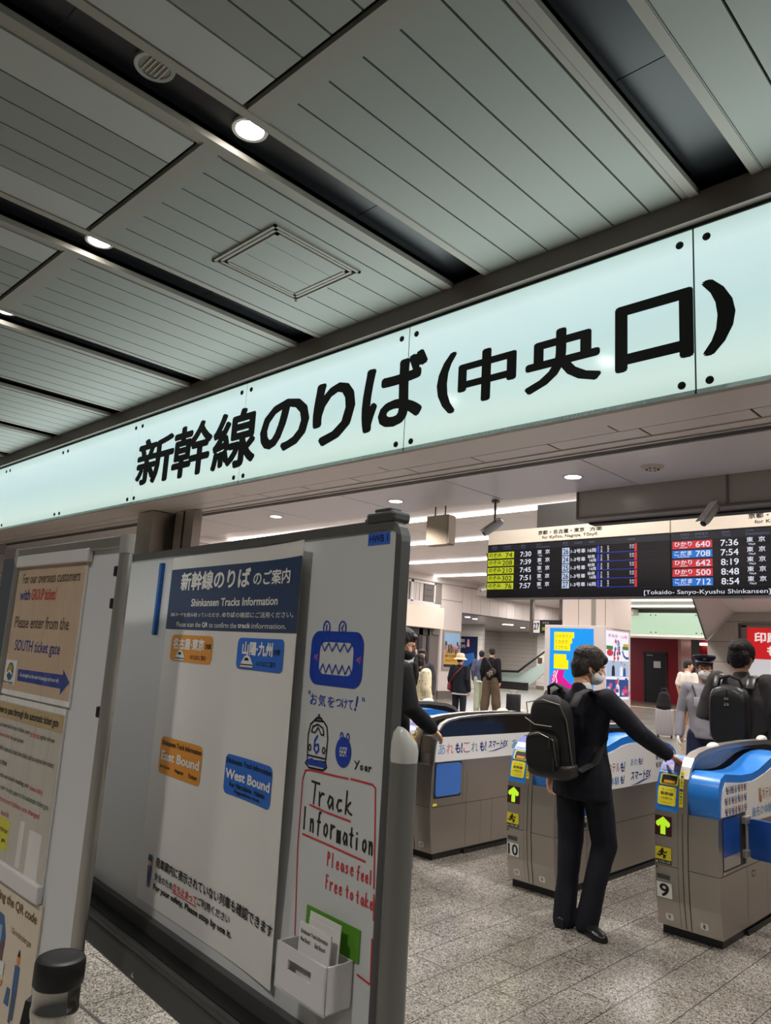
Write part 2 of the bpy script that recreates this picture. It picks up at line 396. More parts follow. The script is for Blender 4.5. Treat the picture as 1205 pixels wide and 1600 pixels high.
# downlights in the slots
def downlight(x, y, lit, label, group=None):
    t = thing('ceiling_downlight', (x, y, ZC+.06), label, 'ceiling light', group)
    mb = MB(); mb.lathe([(.070, .001), (.072, 0), (.088, 0), (.09, .006), (.088, .018), (.070, .018), (.070, .001)], (x, y, ZC+.061), 28, caps=False); obj('trim_ring', mb, 'white' if lit else 'plank_light', t, 40)
    mb = MB(); mb.lathe([(.069, .006), (.03, .012)], (x, y, ZC+.061), 24)
    obj('lens', mb, mat('lamp_lens', (255, 250, 240), .4, emit=40) if lit else mat('lamp_glass', (150, 150, 145), .1, .6), t)
    if not lit:
        mb = MB()
        for a in range(5): mb.box(x-.05, y-.04+.02*a, ZC+.058, x+.05, y-.034+.02*a, ZC+.066)
        obj('grille', mb, 'alu', t)
names = {(0, 0): 'lit round downlight at the concourse ceiling slot', }
for (x, y) in DOWN:
    k = round((-1.228-x)/1.628)
    if y > 1 and k == 1: lab = 'bright round downlight in the black slot beside the unlit lamp'
    elif y > 1 and k == 2: lab = 'lit downlight half hidden in the second black ceiling slot'
    elif y > 1 and k == 3: lab = 'lit downlight in the third black ceiling slot at the picture edge'
    else: lab = 'lit downlight in a black ceiling slot out of view behind the viewer'
    downlight(x, y, True, lab, 'concourse downlights' if y > 1 and k in (1, 2, 3) else 'downlights out of view')
downlight(-2.85, 1.27, False, 'unlit pale emergency lamp in the black slot beside the lit downlight')

# ------------------------------------------------------------------ beam with the backlit sign
YS = 3.6; SX0, SX1 = -15.1, 4.4
mb = MB()
mb.box(SX0, YS-.055, 3.872, SX1, YS+.16, 4.02)                 # brown upper trim
mb.box(SX0, YS+.035, 2.96, SX1, YS+.9, 4.12)                  # core of the beam
structure('trim_2', mb, 'beam')
mb = MB(); mb.box(SX0, YS-.006, 3.855, SX1, YS+.03, 3.873); structure('trim_3', mb, 'blackp')
t = thing('backlit_sign', (-5, YS, 2.94), 'long backlit glass fascia sign with black Japanese lettering over the ticket gates', 'sign')
JX = [-15.1, -13.0, -11.04, -9.135, -7.285, -5.356, -3.413, -1.414, .55, 2.5, 4.4]
def glass_mat():
    m = bpy.data.materials.new('sign_glass'); m.use_nodes = True; nt = m.node_tree; b = nt.nodes['Principled BSDF']
    b.inputs['Base Color'].default_value = lin((188, 214, 208))+(1,); b.inputs['Roughness'].default_value = .12
    tc = nt.nodes.new('ShaderNodeTexCoord'); sp = nt.nodes.new('ShaderNodeSeparateXYZ'); nt.links.new(tc.outputs['Object'], sp.inputs[0])
    # tubes behind the glass: light evens out between a lower and an upper lamp row
    mr = nt.nodes.new('ShaderNodeMapRange'); mr.inputs['From Min'].default_value = 0; mr.inputs['From Max'].default_value = .91
    nt.links.new(sp.outputs['Z'], mr.inputs['Value'])
    cr = nt.nodes.new('ShaderNodeValToRGB'); e = cr.color_ramp.elements
    e[0].position = 0; e[0].color = lin((190, 216, 206))+(1,); e[1].position = 1; e[1].color = lin((190, 216, 212))+(1,)
    for p, c in ((.14, (212, 234, 226)), (.3, (204, 230, 226)), (.5, (198, 226, 226)), (.72, (206, 233, 234)), (.88, (214, 238, 238))):
        q = e.new(p); q.color = lin(c)+(1,)
    nt.links.new(mr.outputs['Result'], cr.inputs['Fac']); nt.links.new(cr.outputs['Color'], b.inputs['Emission Color'])
    b.inputs['Emission Strength'].default_value = .86
    return m
GM = glass_mat()
for a, b in zip(JX, JX[1:]):
    mb = MB(); mb.box(a+.005, YS, 2.945, b-.005, YS+.03, 3.853)
    p = obj('glass_panel', mb, GM, t)
    for x in (a+.07, b-.07):
        for z in (3.005, 3.785): mb = MB(); mb.lathe([(.021, 0), (.021, .004), (.016, .008)], (x, YS, z), 16, (0, -1, 0)); obj('bolt', mb, 'blackp', p, 40)
for x in JX[1:-1]: mb = MB(); mb.box(x-.005, YS+.004, 2.945, x+.005, YS+.03, 3.853); obj('joint', mb, 'joint', t)
SG = [('新',-7.241,3.118,-6.500,3.617),('幹',-6.523,3.108,-5.828,3.639),('線',-5.818,3.090,-5.141,3.634),('の',-5.095,3.144,-4.450,3.593),
 ('り',-4.408,3.109,-3.924,3.629),('ば',-3.852,3.136,-3.223,3.659),('(',-3.133,3.140,-2.967,3.565),('中',-2.952,3.172,-2.497,3.522),
 ('央',-2.436,3.142,-1.928,3.513),('口',-1.850,3.149,-1.418,3.535),(')',-1.376,3.133,-1.212,3.542)]
letters('lettering', front(YS), SG, mat('sign_black', (18, 19, 20), .45), t, d=.002, bold=.030)

# soffit panels under the beam, shutter track, first hall ceiling strip
ZL = 2.94
mb = MB(); mb.mi = 0
mb.box(SX0, YS-.004, ZL-.012, SX1, YS+.03, ZL+.005)
mb.box(SX0, YS+.03, ZL-.006, SX1, YS+.20, ZL+.01)
xs = [-14.95+1.85*i for i in range(11)]
for a, b in zip(xs, xs[1:]): mb.box(a+.006, YS+.206, ZL-.004, b-.006, YS+.336, ZL+.01)
xs = [-1.876+.608*i for i in range(-22, 11)]
for a, b in zip(xs, xs[1:]): mb.box(a+.007, YS+.345, ZL-.004, b-.007, YS+.50, ZL+.01)
mb.box(SX0, YS+.51, ZL-.01, SX1, YS+.60, ZL+.01)
mb.mi = 1; mb.box(SX0, YS+.0, ZL+.0, SX1, YS+.75, ZL+.03); mb.mi = 2; mb.box(SX0, YS+.604, ZL-.018, SX1, YS+.625, ZL+.01)
mb.mi = 1; mb.box(SX0, YS+.63, ZL-.002, SX1, YS+.74, ZL+.01)
structure('ceiling', mb, ['soffit', 'joint', 'steel'])
mb = MB(); mb.mi = 0
xs = [-16.9]+[-3.70+1.2*i for i in range(-10, 7)]
for a, b in zip(xs, xs[1:]): mb.box(a+.006, 4.375, ZL, b-.006, 5.24, ZL+.03)
mb.mi = 1; mb.box(-16.9, 4.30, ZL+.015, 3.5, 5.23, ZL+.06)
mb.mi = 0; mb.box(-16.9, 5.20, ZL+.03, 3.5, 5.24, 4.75)
structure('ceiling', mb, ['hallceil', 'joint'])
for i, (x, y) in enumerate(HALLD):
    lab = ['round lit downlight in the gate ceiling beside the ceiling sensor', 'round lit downlight in the gate ceiling right of the whiteboard latch', 'round lit downlight in the gate ceiling above the whiteboard top edge', 'round lit downlight hidden in the gate ceiling behind the poster board', 'round lit downlight hidden in the gate ceiling beyond the frame'][i]
    t = thing('gate_downlight', (x, y, ZL-.004), lab, 'ceiling light', 'gate ceiling downlights')
    mb = MB(); mb.lathe([(.060, 0), (.075, 0), (.076, .003), (.060, .004), (.060, 0)], (x, y, ZL-.004), 24, caps=False); obj('trim_ring', mb, 'white', t)
    mb = MB(); mb.lathe([(.059, .001), (.02, .0025)], (x, y, ZL-.004), 24); obj('lens', mb, mat('lamp_lens_small', (255, 248, 236), .4, emit=16), t)
t = thing('ceiling_sensor', (-2.185, 4.79, ZL-.03), 'small round beige sensor on the gate ceiling right of the downlight', 'sensor')
mb = MB(); mb.lathe([(.03, -.022), (.055, -.02), (.075, -.006), (.078, .0)], (-2.185, 4.79, ZL), 24); obj('housing', mb, mat('beige', (206, 192, 172), .5), t, 40)
mb = MB()
for a in range(8):
    q = R(45*a); mb.box(-2.185+.04*math.cos(q)-.006, 4.79+.04*math.sin(q)-.006, ZL-.0245, -2.185+.04*math.cos(q)+.006, 4.79+.04*math.sin(q)+.006, ZL-.018)
obj('vent_slot', mb, 'joint', t)

for i, (x, y) in enumerate(HALLU):  # fixtures made up for the added fill lamps of the hall
    lab = ['hall downlight above the right train board', 'hall downlight above the left train board', 'hall downlight behind the right train board', 'hall downlight behind the left train board', 'hall downlight over the person with the ponytail', 'hall downlight in front of the slanted stair underside'][i]
    t = thing('hall_downlight', (x, y, 4.645), 'round '+lab, 'ceiling light', 'hall downlights')
    mb = MB(); mb.lathe([(.085, 0), (.105, 0), (.106, .003), (.085, .004), (.085, 0)], (x, y, 4.642), 24, caps=False); obj('trim_ring', mb, 'white', t)
    mb = MB(); mb.lathe([(.084, .001), (.02, .0025)], (x, y, 4.642), 24); obj('lens', mb, mat('lamp_lens_small', (255, 248, 236), .4, emit=16), t)

# ------------------------------------------------------------------ hall shell beyond the gates
mb = MB(); mb.mi = 0
xs = [-34+1.8*i for i in range(24)]; ys = [5.24, 8.2, 10.6, 11.9, 13.4, 14.8, 16.2, 18.1, 19.3, 21.6, 22.8, 25.0]
for a, b in zip(xs, xs[1:]):
    for c, d in zip(ys, ys[1:]): mb.box(a+.006, c+.006, 4.65, b-.006, d-.006, 4.68)
mb.mi = 1; mb.box(-34, 5.24, 4.67, 7.4, 25, 4.72)
structure('ceiling', mb, ['hallceil', 'joint'])
mb = MB(); mb.mi = 0
ys = [25.0, 26.6, 28.2, 29.2, 30.8, 32.0]
for c, d in zip(ys, ys[1:]): mb.box(-34, c+.005, 4.15, 7, d-.005, 4.18)
mb.box(-34, 24.98, 4.15, 7, 25.02, 4.72); mb.mi = 1; mb.box(-34, 25, 4.17, 7, 32, 4.22)
structure('ceiling', mb, ['hallceil', 'joint'])
for i, (yy, zz) in enumerate(STRIPS):
    lab = ['nearest white strip light on the hall ceiling above the train boards', 'second white strip light on the hall ceiling behind the hanging box', 'third white strip light on the hall ceiling, just under the second', 'fourth white strip light meeting the far left wall', 'strip light on the low far ceiling, nearer of two by the pale sign', 'strip light on the low far ceiling right above the pale sign'][i]
    mb = MB(); mb.box(-19.0 if i < 4 else -15.2, yy-.07, zz-.02, 3.0, yy+.07, zz+.018)
    tag(obj('strip_light', mb, mat('tube_light', (255, 250, 246), .5, emit=5)), lab, 'ceiling light', 'hall strip lights')

# far left wall, running along the Y direction at X = -19
XW = -19.0
hall_white = mat('hall_wall_panel', (222, 211, 206), .45)
mb = MB(); mb.mi = 0
mb.box(XW-.3, 11, 3.36, XW-.02, 24.0, 4.65)
mb.box(XW-.3, 11, 0, XW-.02, 20.2, 3.36)
for i in range(14):
    a = 24.05+.62*i; mb.box(XW-.3, a+.008, 3.38, XW, a+.612, 4.42)
mb.box(XW-.3, 24.05, 4.43, XW+.02, 33, 4.65); mb.box(XW-.3, 11, 4.40, XW+.06, 24.05, 4.65)
mb.mi = 1; mb.box(XW-.31, 11, 4.41, XW+.061, 33, 4.425); mb.box(XW-.28, 24.05, 3.37, XW-.03, 33, 4.6)
structure('wall_left', mb, [hall_white, 'joint'])
# poster pier
mb = MB(); mb.mi = 0; mb.box(XW-.3, 22.72, .28, XW+.02, 24.02, 3.78); mb.box(XW-.3, 22.72, 3.80, XW+.02, 24.02, 4.40); mb.mi = 1; mb.box(XW-.28, 22.74, 0, XW+.01, 24.0, .28); mb.box(XW-.3, 22.74, 3.7, XW+.0, 24.0, 3.85)
mb.mi = 2; mb.box(XW-.3, 22.3, 2.4, XW-.0, 22.72, 4.40)
structure('wall', mb, [hall_white, 'beam', 'rail'])
mb = MB(); mb.mi = 0; F = side(XW+.05)
mb.prism(F, [(22.86, 1.08), (23.95, 1.08), (23.95, 2.62), (22.86, 2.62)], -.03, .03)
t = thing('framed_poster', (XW+.02, 23.4, 1.08), 'tall framed poster of a festival crowd under blue sky on white pier', 'poster')
obj('poster_frame', mb, mat('poster_frame', (160, 150, 142), .4), t)
mb = MB(); F = side(XW+.081); random.seed(3)
mb.rect(F, 22.93, 1.2, 23.88, 2.52, .0, 0)
mb.rect(F, 22.93, 1.2, 23.88, 1.75, .001, 1); mb.rect(F, 22.93, 1.2, 23.88, 1.3, .002, 3)
for i in range(60):
    a = 22.95+random.random()*.9; z = 1.78+random.random()*.42*(.5+abs(a-23.4)); w = .02+.03*random.random()
    mb.poly(F, [(a-w, z-.08), (a+w, z-.08), (a+w*.6, z+.08), (a-w*.6, z+.08)], .002+.0002*i, random.choice([2, 4, 5, 6, 7]))
for r in range(2): put(mb, F, ['祭りの季節', 'みんなで行こう'][r], 23.0, 1.58-.17*r, 23.8, 1.68-.17*r, .01, .016, mi=4)
flat('poster_print', mb, [mat('sky_print', (150, 190, 226), .5), mat('gold_print', (206, 160, 70), .5), mat('wine_print', (150, 52, 66), .5), 'ink', mat('brown_print', (96, 66, 52), .5), mat('leaf_print', (70, 84, 60), .5), mat('cream_print', (226, 210, 196), .5), mat('orange_print', (214, 130, 80), .5)], t)
# shop front left of the pier: window, blank fascia box, dark glass door
t = thing('blank_fascia', (XW+.3, 21.2, 2.6), 'blank cream fascia box over the dark glass doorway', 'sign')
mb = MB(); mb.box(XW-.02, 18.0, 2.62, XW+.32, 22.55, 3.42, .01); obj('fascia_box', mb, mat('cream_panel', (238, 222, 206), .5, emit=.12), t)
mb = MB(); mb.box(XW-.02, 18.0, 3.43, XW+.25, 22.4, 3.55); obj('cap', mb, 'white', t)
mb = MB(); mb.mi = 0; F = side(XW)
for (a, b) in ((19.0, 20.95), (20.95, 22.3)):
    for (p, q, r_, s_) in ((a, 3.56, b, 3.62), (a, 4.30, b, 4.38), (a, 3.56, a+.07, 4.38), (b-.07, 3.56, b, 4.38)): mb.fbox(F, p, q, r_, s_, -.04, .04)
structure('window_1', mb, 'white')
mb = MB(); mb.mi = 0
mb.prism(F, [(19.05, 3.6), (22.25, 3.6), (22.25, 4.32), (19.05, 4.32)], -.015, -.01)
mb.mi = 1
for a in (19.2, 19.5, 19.8, 20.05, 20.3, 20.6, 21.0, 21.2, 21.42): mb.fbox(F, a, 3.62, a+.19, 4.30, -.008, .0)
mb.mi = 2
for z in (3.62, 3.86, 4.1): mb.fbox(F, 21.68, z, 22.2, z+.2, -.008, .0)
o = obj('window_blind', mb, [mat('pane_dim', (86, 80, 78), .3), mat('blind_white', (206, 196, 190), .5), mat('blind_dark', (104, 96, 94), .5)]); tag(o, 'vertical window blinds behind the upper window over the cream fascia', 'blind')
mb = MB(); mb.mi = 0; mb.box(XW-.3, 20.0, 0, XW-.06, 22.72, 2.62); mb.mi = 1
for a, b in ((20.2, 20.3), (21.5, 21.72), (22.0, 22.12)): mb.box(XW-.06, a, 0, XW+.0, b, 2.6)
mb.box(XW-.06, 20.2, 2.35, XW, 22.1, 2.6)
mb.mi = 2; mb.box(XW-.06, 20.3, .05, XW-.04, 21.5, 1.78); mb.mi = 3; mb.box(XW-.06, 20.3, 1.8, XW-.04, 21.5, 2.35)
mb.mi = 4; mb.box(XW, 21.60, .9, XW+.05, 21.64, 1.35)
structure('door_1', mb, [mat('door_grey', (118, 110, 108), .4), mat('door_frame_dark', (62, 58, 60), .35), mat('frosted', (196, 198, 204), .4), mat('door_glass', (74, 68, 66), .15), 'chrome'])

# escalator recess
mb = MB(); mb.mi = 0
mb.box(-29.5, 24.0, 3.40, XW-.02, 42, 3.46)                       # recess soffit
structure('ceiling', mb, mat('recess_ceiling', (176, 168, 168), .25))
for i, (x, y) in enumerate([(-21.5, 28.2), (-22.5, 32.3), (-23.4, 35.0), (-21.0, 27.0)]):
    lab = ['nearer lit downlight in the escalator recess', 'oval lit lamp deep in the escalator recess', 'farthest downlight in the escalator recess by the grey wall', 'downlight by the blue panel in the escalator recess'][i]
    mb = MB(); rr = .28 if i == 1 else .12; mb.lathe([(rr, 0), (rr, .02), (.02, .02)], (x, y, 3.385), 20)
    tag(obj('recess_light', mb, mat('recess_lamp', (255, 250, 240), .4, emit=7)), lab, 'ceiling light', 'recess downlights')
lamp('recess_lamp_light', 'AREA', (-23, 30, 3.3), 420, 3.0)
lamp('recess_lamp_light', 'AREA', (-24.5, 36.5, 3.3), 320, 2.5)
tile_w = wallgroove_mat('tile_wall', (206, 198, 192), .26, 3.0, .35, 'Y')
mb = MB(); mb.box(-29.7, 24.1, 0, -29.4, 41.6, 3.4); structure('wall', mb, tile_w)
tile_x = wallgroove_mat('tile_wall_x', (206, 198, 192), .26, 3.0, .35, 'X')
mb = MB(); mb.box(-29.4, 41.2, 0, -24.0, 41.6, 3.4); structure('wall', mb, tile_x)
mb = MB(); mb.box(-29, 24.12, 0, -19.3, 24.3, 3.4); structure('wall', mb, mat('navy_panel', (44, 62, 120), .4))
t = thing('platform_banner', (-23.0, 28.0, 0), 'dark blue banner with platform numbers at the escalator recess', 'banner')
mb = MB(); mb.box(-23.6, 27.95, .9, -22.25, 28.0, 3.38); obj('banner_panel', mb, mat('navy_panel', (44, 62, 120), .4), t)
letters('lettering', front(27.948), [('26', -23.2, 2.5, -22.75, 2.9), ('16号車', -23.3, 1.7, -22.4, 2.0), ('のりば', -23.25, 1.35, -22.75, 1.55)], 'inkw', t)
t = thing('cinema_poster', (-26.1, 33.0, .9), 'dark blue night poster on the tiled wall behind the two men', 'poster')
F = front(32.935)
mb = MB(); mb.box(-26.75, 32.94, 1.0, -24.9, 32.985, 2.75); obj('poster_board', mb, mat('night_print', (22, 32, 66), .3), t)
mb = MB()
mb.poly(F, [(-26.7, 1.2), (-25.6, 1.1), (-25.0, 1.5), (-25.1, 1.9), (-25.9, 1.75), (-26.7, 2.0)], .002, 0); mb.poly(F, [(-25.6, 2.2), (-25.4, 2.2), (-25.45, 2.6), (-25.55, 2.6)], .003, 2)
put(mb, F, '新しい旅の', -26.6, 2.42, -25.75, 2.62, .01, .004, mi=1); put(mb, F, '物語はここから', -26.6, 2.12, -25.7, 2.32, .01, .004, mi=1)
flat('poster_print', mb, [mat('deep_blue_print', (46, 92, 158), .4), 'inkw', mat('pink_print', (226, 150, 160), .4)], t)
mb = MB(); mb.box(-29.4, 33.0, 0, -24.6, 33.2, 3.4); structure('wall', mb, tile_x)
t = thing('escalator', (-24.5, 34, 0), 'escalator with black handrail rising beside the tiled wall', 'escalator')
P = lambda y: frame((0, y, 0), (1, 0, 0), (0, 0, 1))
mb = MB(); mb.prism(P(37.0), [(-26.6, .1), (-24.4, .1), (-22.5, 1.6), (-22.5, 2.0), (-24.6, .95), (-26.6, .9)], -.06, 0); obj('balustrade', mb, mat('escalator_glass', (170, 186, 180), .2), t)
mb = MB(); mb.tube([(-26.7, 36.9, .95), (-24.9, 36.9, 1.0), (-22.2, 36.9, 2.9)], .07); obj('handrail', mb, 'blackp', t, 40)
mb = MB(); mb.box(-27, 36.2, 0, -24.0, 36.6, .42); obj('base', mb, 'blackp', t)
# grey tiled wall piece with three notices, in front of the low back wall
mb = MB(); F = frame((-25.6, 39.9, 0), (4.2, -1.1, 0), (0, 0, 1)); mb.prism(F, [(0, .12), (2.9, .12), (2.9, 3.4), (0, 3.4)], -.3, 0); wall_mid = structure('wall', mb, tile_x)
mb = MB(); mb.prism(F, [(0, 0), (4.6, 0), (4.6, .2), (0, .2)], -.29, .02); structure('baseboard', mb, 'beam')
mb = MB(); mb.prism(F, [(2.9, 0), (5.4, 0), (5.4, 3.4), (2.9, 3.4)], -.5, -.25); structure('wall_back', mb, tile_x)
for i in range(3):
    lab = ['photo notice at the left of three on the grey tiled wall', 'pale printed notice in the middle of three on the grey tiled wall', 'pale notice with small picture at the right of three on tiled wall'][i]
    t = thing('wall_notice_sheet', tuple(F(.25+.72*i, 1.38)), lab, 'notice', 'notices on the tiled wall')
    mb = MB(); mb.prism(F, [(.02+.72*i, 1.38), (.62+.72*i, 1.38), (.62+.72*i, 2.0), (.02+.72*i, 2.0)], .002, .012); obj('sheet', mb, 'paper', t)
    mb = MB(); random.seed(i)
    mb.rect(F, .1+.72*i, 1.5, .5+.72*i, 1.5+.18*(2-i % 2), .014, 0 if i == 0 else 1)
    mb.rect(F, .14+.72*i, 1.84, .46+.72*i, 1.87, .014, 1); flat('print', mb, [mat('brown_print', (96, 66, 52), .5), mat('grey_print', (150, 146, 142), .5)], t)

# platform 27 sign hanging in front of the wall
t = thing('platform_sign', (-17.3, 27.6, 2.7), 'hanging platform 27 sign with dark display on two grey poles', 'sign')
F = front(26.4)
for x, z in ((-17.28, 2.70), (-15.9, 3.27)): mb = MB(); mb.box(x-.07, 26.45, z, x+.07, 26.58, 4.65); obj('pole', mb, mat('pole_grey', (124, 116, 112), .4), t)
mb = MB(); mb.box(-17.15, 26.4, 2.74, -15.6, 26.6, 3.28); obj('display_case', mb, mat('case_dark', (36, 32, 38), .4), t)
mb = MB(); mb.rect(F, -17.13, 2.76, -16.83, 3.26, .004); flat('number_plate', mb, mat('plate_white', (240, 236, 232), .5, emit=.35), t)
letters('lettering', F, [('27', -17.11, 2.88, -16.85, 3.16)], 'ink', t, d=.006, bold=.03)
mb = MB(); mb.rect(F, -16.72, 2.86, -16.42, 2.99, .004, 0); put(mb, F, 'のぞみ', -16.7, 3.13, -16.4, 3.2, .01, .004, mi=1)
for x in (-16.28, -16.1): mb.rect(F, x, 2.84, x+.09, 3.0, .004, 2)
flat('display_text', mb, [mat('led_green', (170, 190, 40), .5, emit=.5), mat('led_white', (220, 224, 235), .5, emit=.6), mat('led_blue', (70, 84, 130), .5, emit=.4)], t)

# structural column behind the advertising pillar
mb = MB(); mb.mi = 0
for (a, b) in ((-12.5, -11.95), (-11.93, -11.05), (-11.03, -10.75)):
    mb.box(a, 20.9, 2.7, b, 22.0, 4.65)
mb.mi = 1; mb.box(-11.5, 20.885, 2.7, -11.36, 21.5, 4.65)
structure('column', mb, [mat('column_panel', (204, 190, 180), .4), 'rail'])
# ------------------------------------------------------------------ far end: pale sign, red wall with door, shop
t = thing('far_sign', (-12.6, 31.5, 3.05), 'pale green backlit glass fascia at the far end over the red wall', 'sign')
for a, b in ((-15.75, -14.35), (-14.33, -12.4), (-12.38, -10.4), (-10.38, -8.4)):
    mb = MB(); mb.box(a, 31.4, 3.06, b, 31.45, 3.97)
    p = obj('glass_panel', mb, mat('far_glass', (190, 214, 190), .2, emit=.78, ergb=(198, 228, 196)), t)
    for x in (a+.1, b-.1):
        for z in (3.14, 3.88): mb = MB(); mb.lathe([(.03, 0), (.03, .008)], (x, 31.4, z), 10, (0, -1, 0)); obj('bolt', mb, 'blackp', p)
mb = MB(); mb.box(-15.8, 31.46, 2.9, -8, 31.9, 4.12); mb.box(-15.78, 31.36, 2.96, -8, 31.46, 3.05); structure('trim_4', mb, 'soffit')
mb = MB(); mb.box(-15.2, 31.38, 3.98, -8, 31.46, 4.1); structure('trim_5', mb, mat('dark_green', (44, 52, 46), .5))
mb = MB(); mb.box(-17.4, 31.2, 0, -15.8, 31.9, 4.0); mb.box(-17.6, 30.9, 3.85, -15.0, 31.4, 4.1); structure('wall', mb, wallgroove_mat('pier_far_tile', (196, 190, 178), .62, 50, .4, 'X'))
red = mat('red_wall', (142, 26, 36), .35, var=.03, vscale=1)
mb = MB(); mb.box(-20, 36.3, 0, -15.35, 36.6, 4.2); structure('wall', mb, red)
mb = MB(); mb.box(-15.35, 36.3, 0, -15.2, 37.5, 4.0); structure('trim_6', mb, mat('pink_jamb', (206, 150, 140), .4))
mb = MB(); mb.mi = 0; F = front(36.3)
mb.prism(F, [(-17.0, 0.02), (-15.95, 0.02), (-15.95, 2.36), (-17.0, 2.36)], .0, .05); mb.mi = 1
for (a, b, c, d) in ((-17.06, 0, -17.0, 2.42), (-15.95, 0, -15.89, 2.42), (-17.06, 2.36, -15.89, 2.42)): mb.fbox(F, a, b, c, d, 0, .08)
mb.mi = 2; mb.fbox(F, -16.55, 1.66, -16.2, 1.98, .052, .058); mb.mi = 3; mb.fbox(F, -16.9, 2.24, -16.6, 2.28, .052, .07)
structure('door_2', mb, [mat('door_black', (34, 31, 33), .35), mat('door_black_frame', (52, 44, 46), .4), 'paper', 'alu'])
mb = MB(); mb.box(-15.2, 38.6, 0, -9, 38.9, 4.0); structure('wall', mb, red)
t = thing('shop_lightbox', (-13.5, 38.5, .6), 'bright white shop light box beyond the red wall beside the officer', 'light box')
mb = MB(); mb.box(-15.1, 38.4, .9, -12.6, 38.58, 2.2); obj('light_panel', mb, mat('lightbox_white', (236, 238, 240), .4, emit=1.1), t)
mb = MB(); mb.box(-15.1, 38.3, 2.9, -12.2, 38.55, 3.02); obj('top_light', mb, mat('lightbox_warm', (255, 236, 220), .4, emit=3), t)
mb = MB()
for x in (-14.6, -14.1, -13.6, -13.2): mb.box(x, 38.4, 2.2, x+.09, 38.55, 2.95)
obj('post', mb, mat('pink_jamb', (206, 150, 140), .4), t)
mb = MB(); random.seed(5)
for i in range(8): mb.rect(front(38.398), -14.9, 1.1+.13*i, -14.9+.8+1.2*random.random(), 1.16+.13*i, 0)
flat('print', mb, mat('teal_print', (120, 170, 176), .5), t)
mb = MB(); mb.box(-34, 44, 0, 7, 44.3, 4.8); structure('wall_far', mb, hall_white)
mb = MB(); mb.box(3.5, 5.3, 0, 3.8, 44, 4.7); structure('wall_right', mb, hall_white)

# ------------------------------------------------------------------ stair underside and wall on the right
stair = mat('stair_panel', (238, 232, 228), .35)
mb = MB(); mb.mi = 0
mb.add([(-5.38, 14, 0), (-4.9, 14, 0), (-4.9, 14, 2.66), (-5.38, 14, 2.14), (-5.38, 17.5, 0), (-4.9, 17.5, 0), (-4.9, 17.5, 2.66), (-5.38, 17.5, 2.14)],
       [(0, 1, 2, 3), (4, 7, 6, 5), (0, 3, 7, 4), (1, 5, 6, 2), (3, 2, 6, 7), (0, 4, 5, 1)])
mb.box(-4.9, 14.1, 0, 3.5, 17.5, 2.66)
mb.box(-4.89, 13.98, 0, -4.83, 14.1, 2.66); mb.box(-4.83, 13.99, 2.47, 3.5, 14.1, 2.66)
structure('wall', mb, [wallgroove_mat('stair_tile', (190, 182, 176), .357, 50, .42, 'X')])
mb = MB(); mb.mi = 0
# sloping underside: rises towards the viewer from the wall head
Q = [(-5.40, 14.02, 2.14), (-4.88, 14.02, 2.66), (3.5, 14.02, 2.66), (3.5, 10.6, 3.10), (-4.42, 10.6, 3.10)]
Q2 = [(x, y, z+.25) for x, y, z in Q]; Q2[0] = (-5.40, 14.3, 2.5)
mb.add(Q+Q2, [(0, 1, 2, 3, 4), (9, 8, 7, 6, 5)]+[(i, i+5, (i+1) % 5+5, (i+1) % 5) for i in range(5)])
mb.mi = 1
def on(p, q, w, dz=.004):
    p, q = Vector(p), Vector(q); d = (q-p).normalized(); n = d.cross(Vector((0, 0, 1))).normalized()*w
    mb.add([p-n-Vector((0, 0, dz)), q-n-Vector((0, 0, dz)), q+n-Vector((0, 0, dz)), p+n-Vector((0, 0, dz))], [(0, 1, 2, 3)])
lp = lambda a, b, k: tuple(Vector(a)+(Vector(b)-Vector(a))*k)
on(lp(Q[0], Q[4], .03), lp(Q[0], Q[4], 1), .012)
on((-5.02, 12.9, 2.24+.56), (3.4, 12.9, 2.80), .006); on((-4.35, 12.9, 2.80), (-4.4, 10.7, 3.085), .012); on((-3.2, 12.9, 2.80), (-3.0, 10.7, 3.085), .012)
structure('ceiling', mb, [stair, 'joint'])
t = thing('wall_advert', (-3.6, 14, .5), 'red and white backlit printing advert in a grey wall frame on the right', 'advert')
F = front(14.0)
mb = MB()
for (a, b, c, d) in ((-4.76, .4, -4.68, 2.44), (-4.76, 2.40, -1.9, 2.46), (-4.76, .34, -1.9, .42), (-1.98, .4, -1.9, 2.44)): mb.fbox(F, a, b, c, d, -.08, .05)
obj('advert_frame', mb, mat('frame_grey', (150, 146, 140), .35, .5), t)
mb = MB(); mb.fbox(F, -4.68, 1.86, -1.98, 2.40, -.05, .02); obj('red_panel', mb, mat('advert_red', (214, 34, 38), .4, emit=.62), t)
mb = MB(); mb.fbox(F, -4.68, .42, -1.98, 1.86, -.05, .018); obj('white_panel', mb, mat('advert_white', (232, 232, 238), .4, emit=.5), t)
letters('lettering', F, [('印刷の', -4.56, 2.14, -3.95, 2.32), ('もっと', -4.36, 1.92, -3.9, 2.09)], mat('advert_ink', (255, 250, 250), .5, emit=.6), t, d=.022, bold=.03)
letters('small_lettering', F, [('名刺', -4.02, 1.36, -3.8, 1.56), ('あなたの印刷物', -4.05, 1.1, -3.4, 1.18)], mat('advert_pink', (214, 90, 96), .5), t, d=.02)

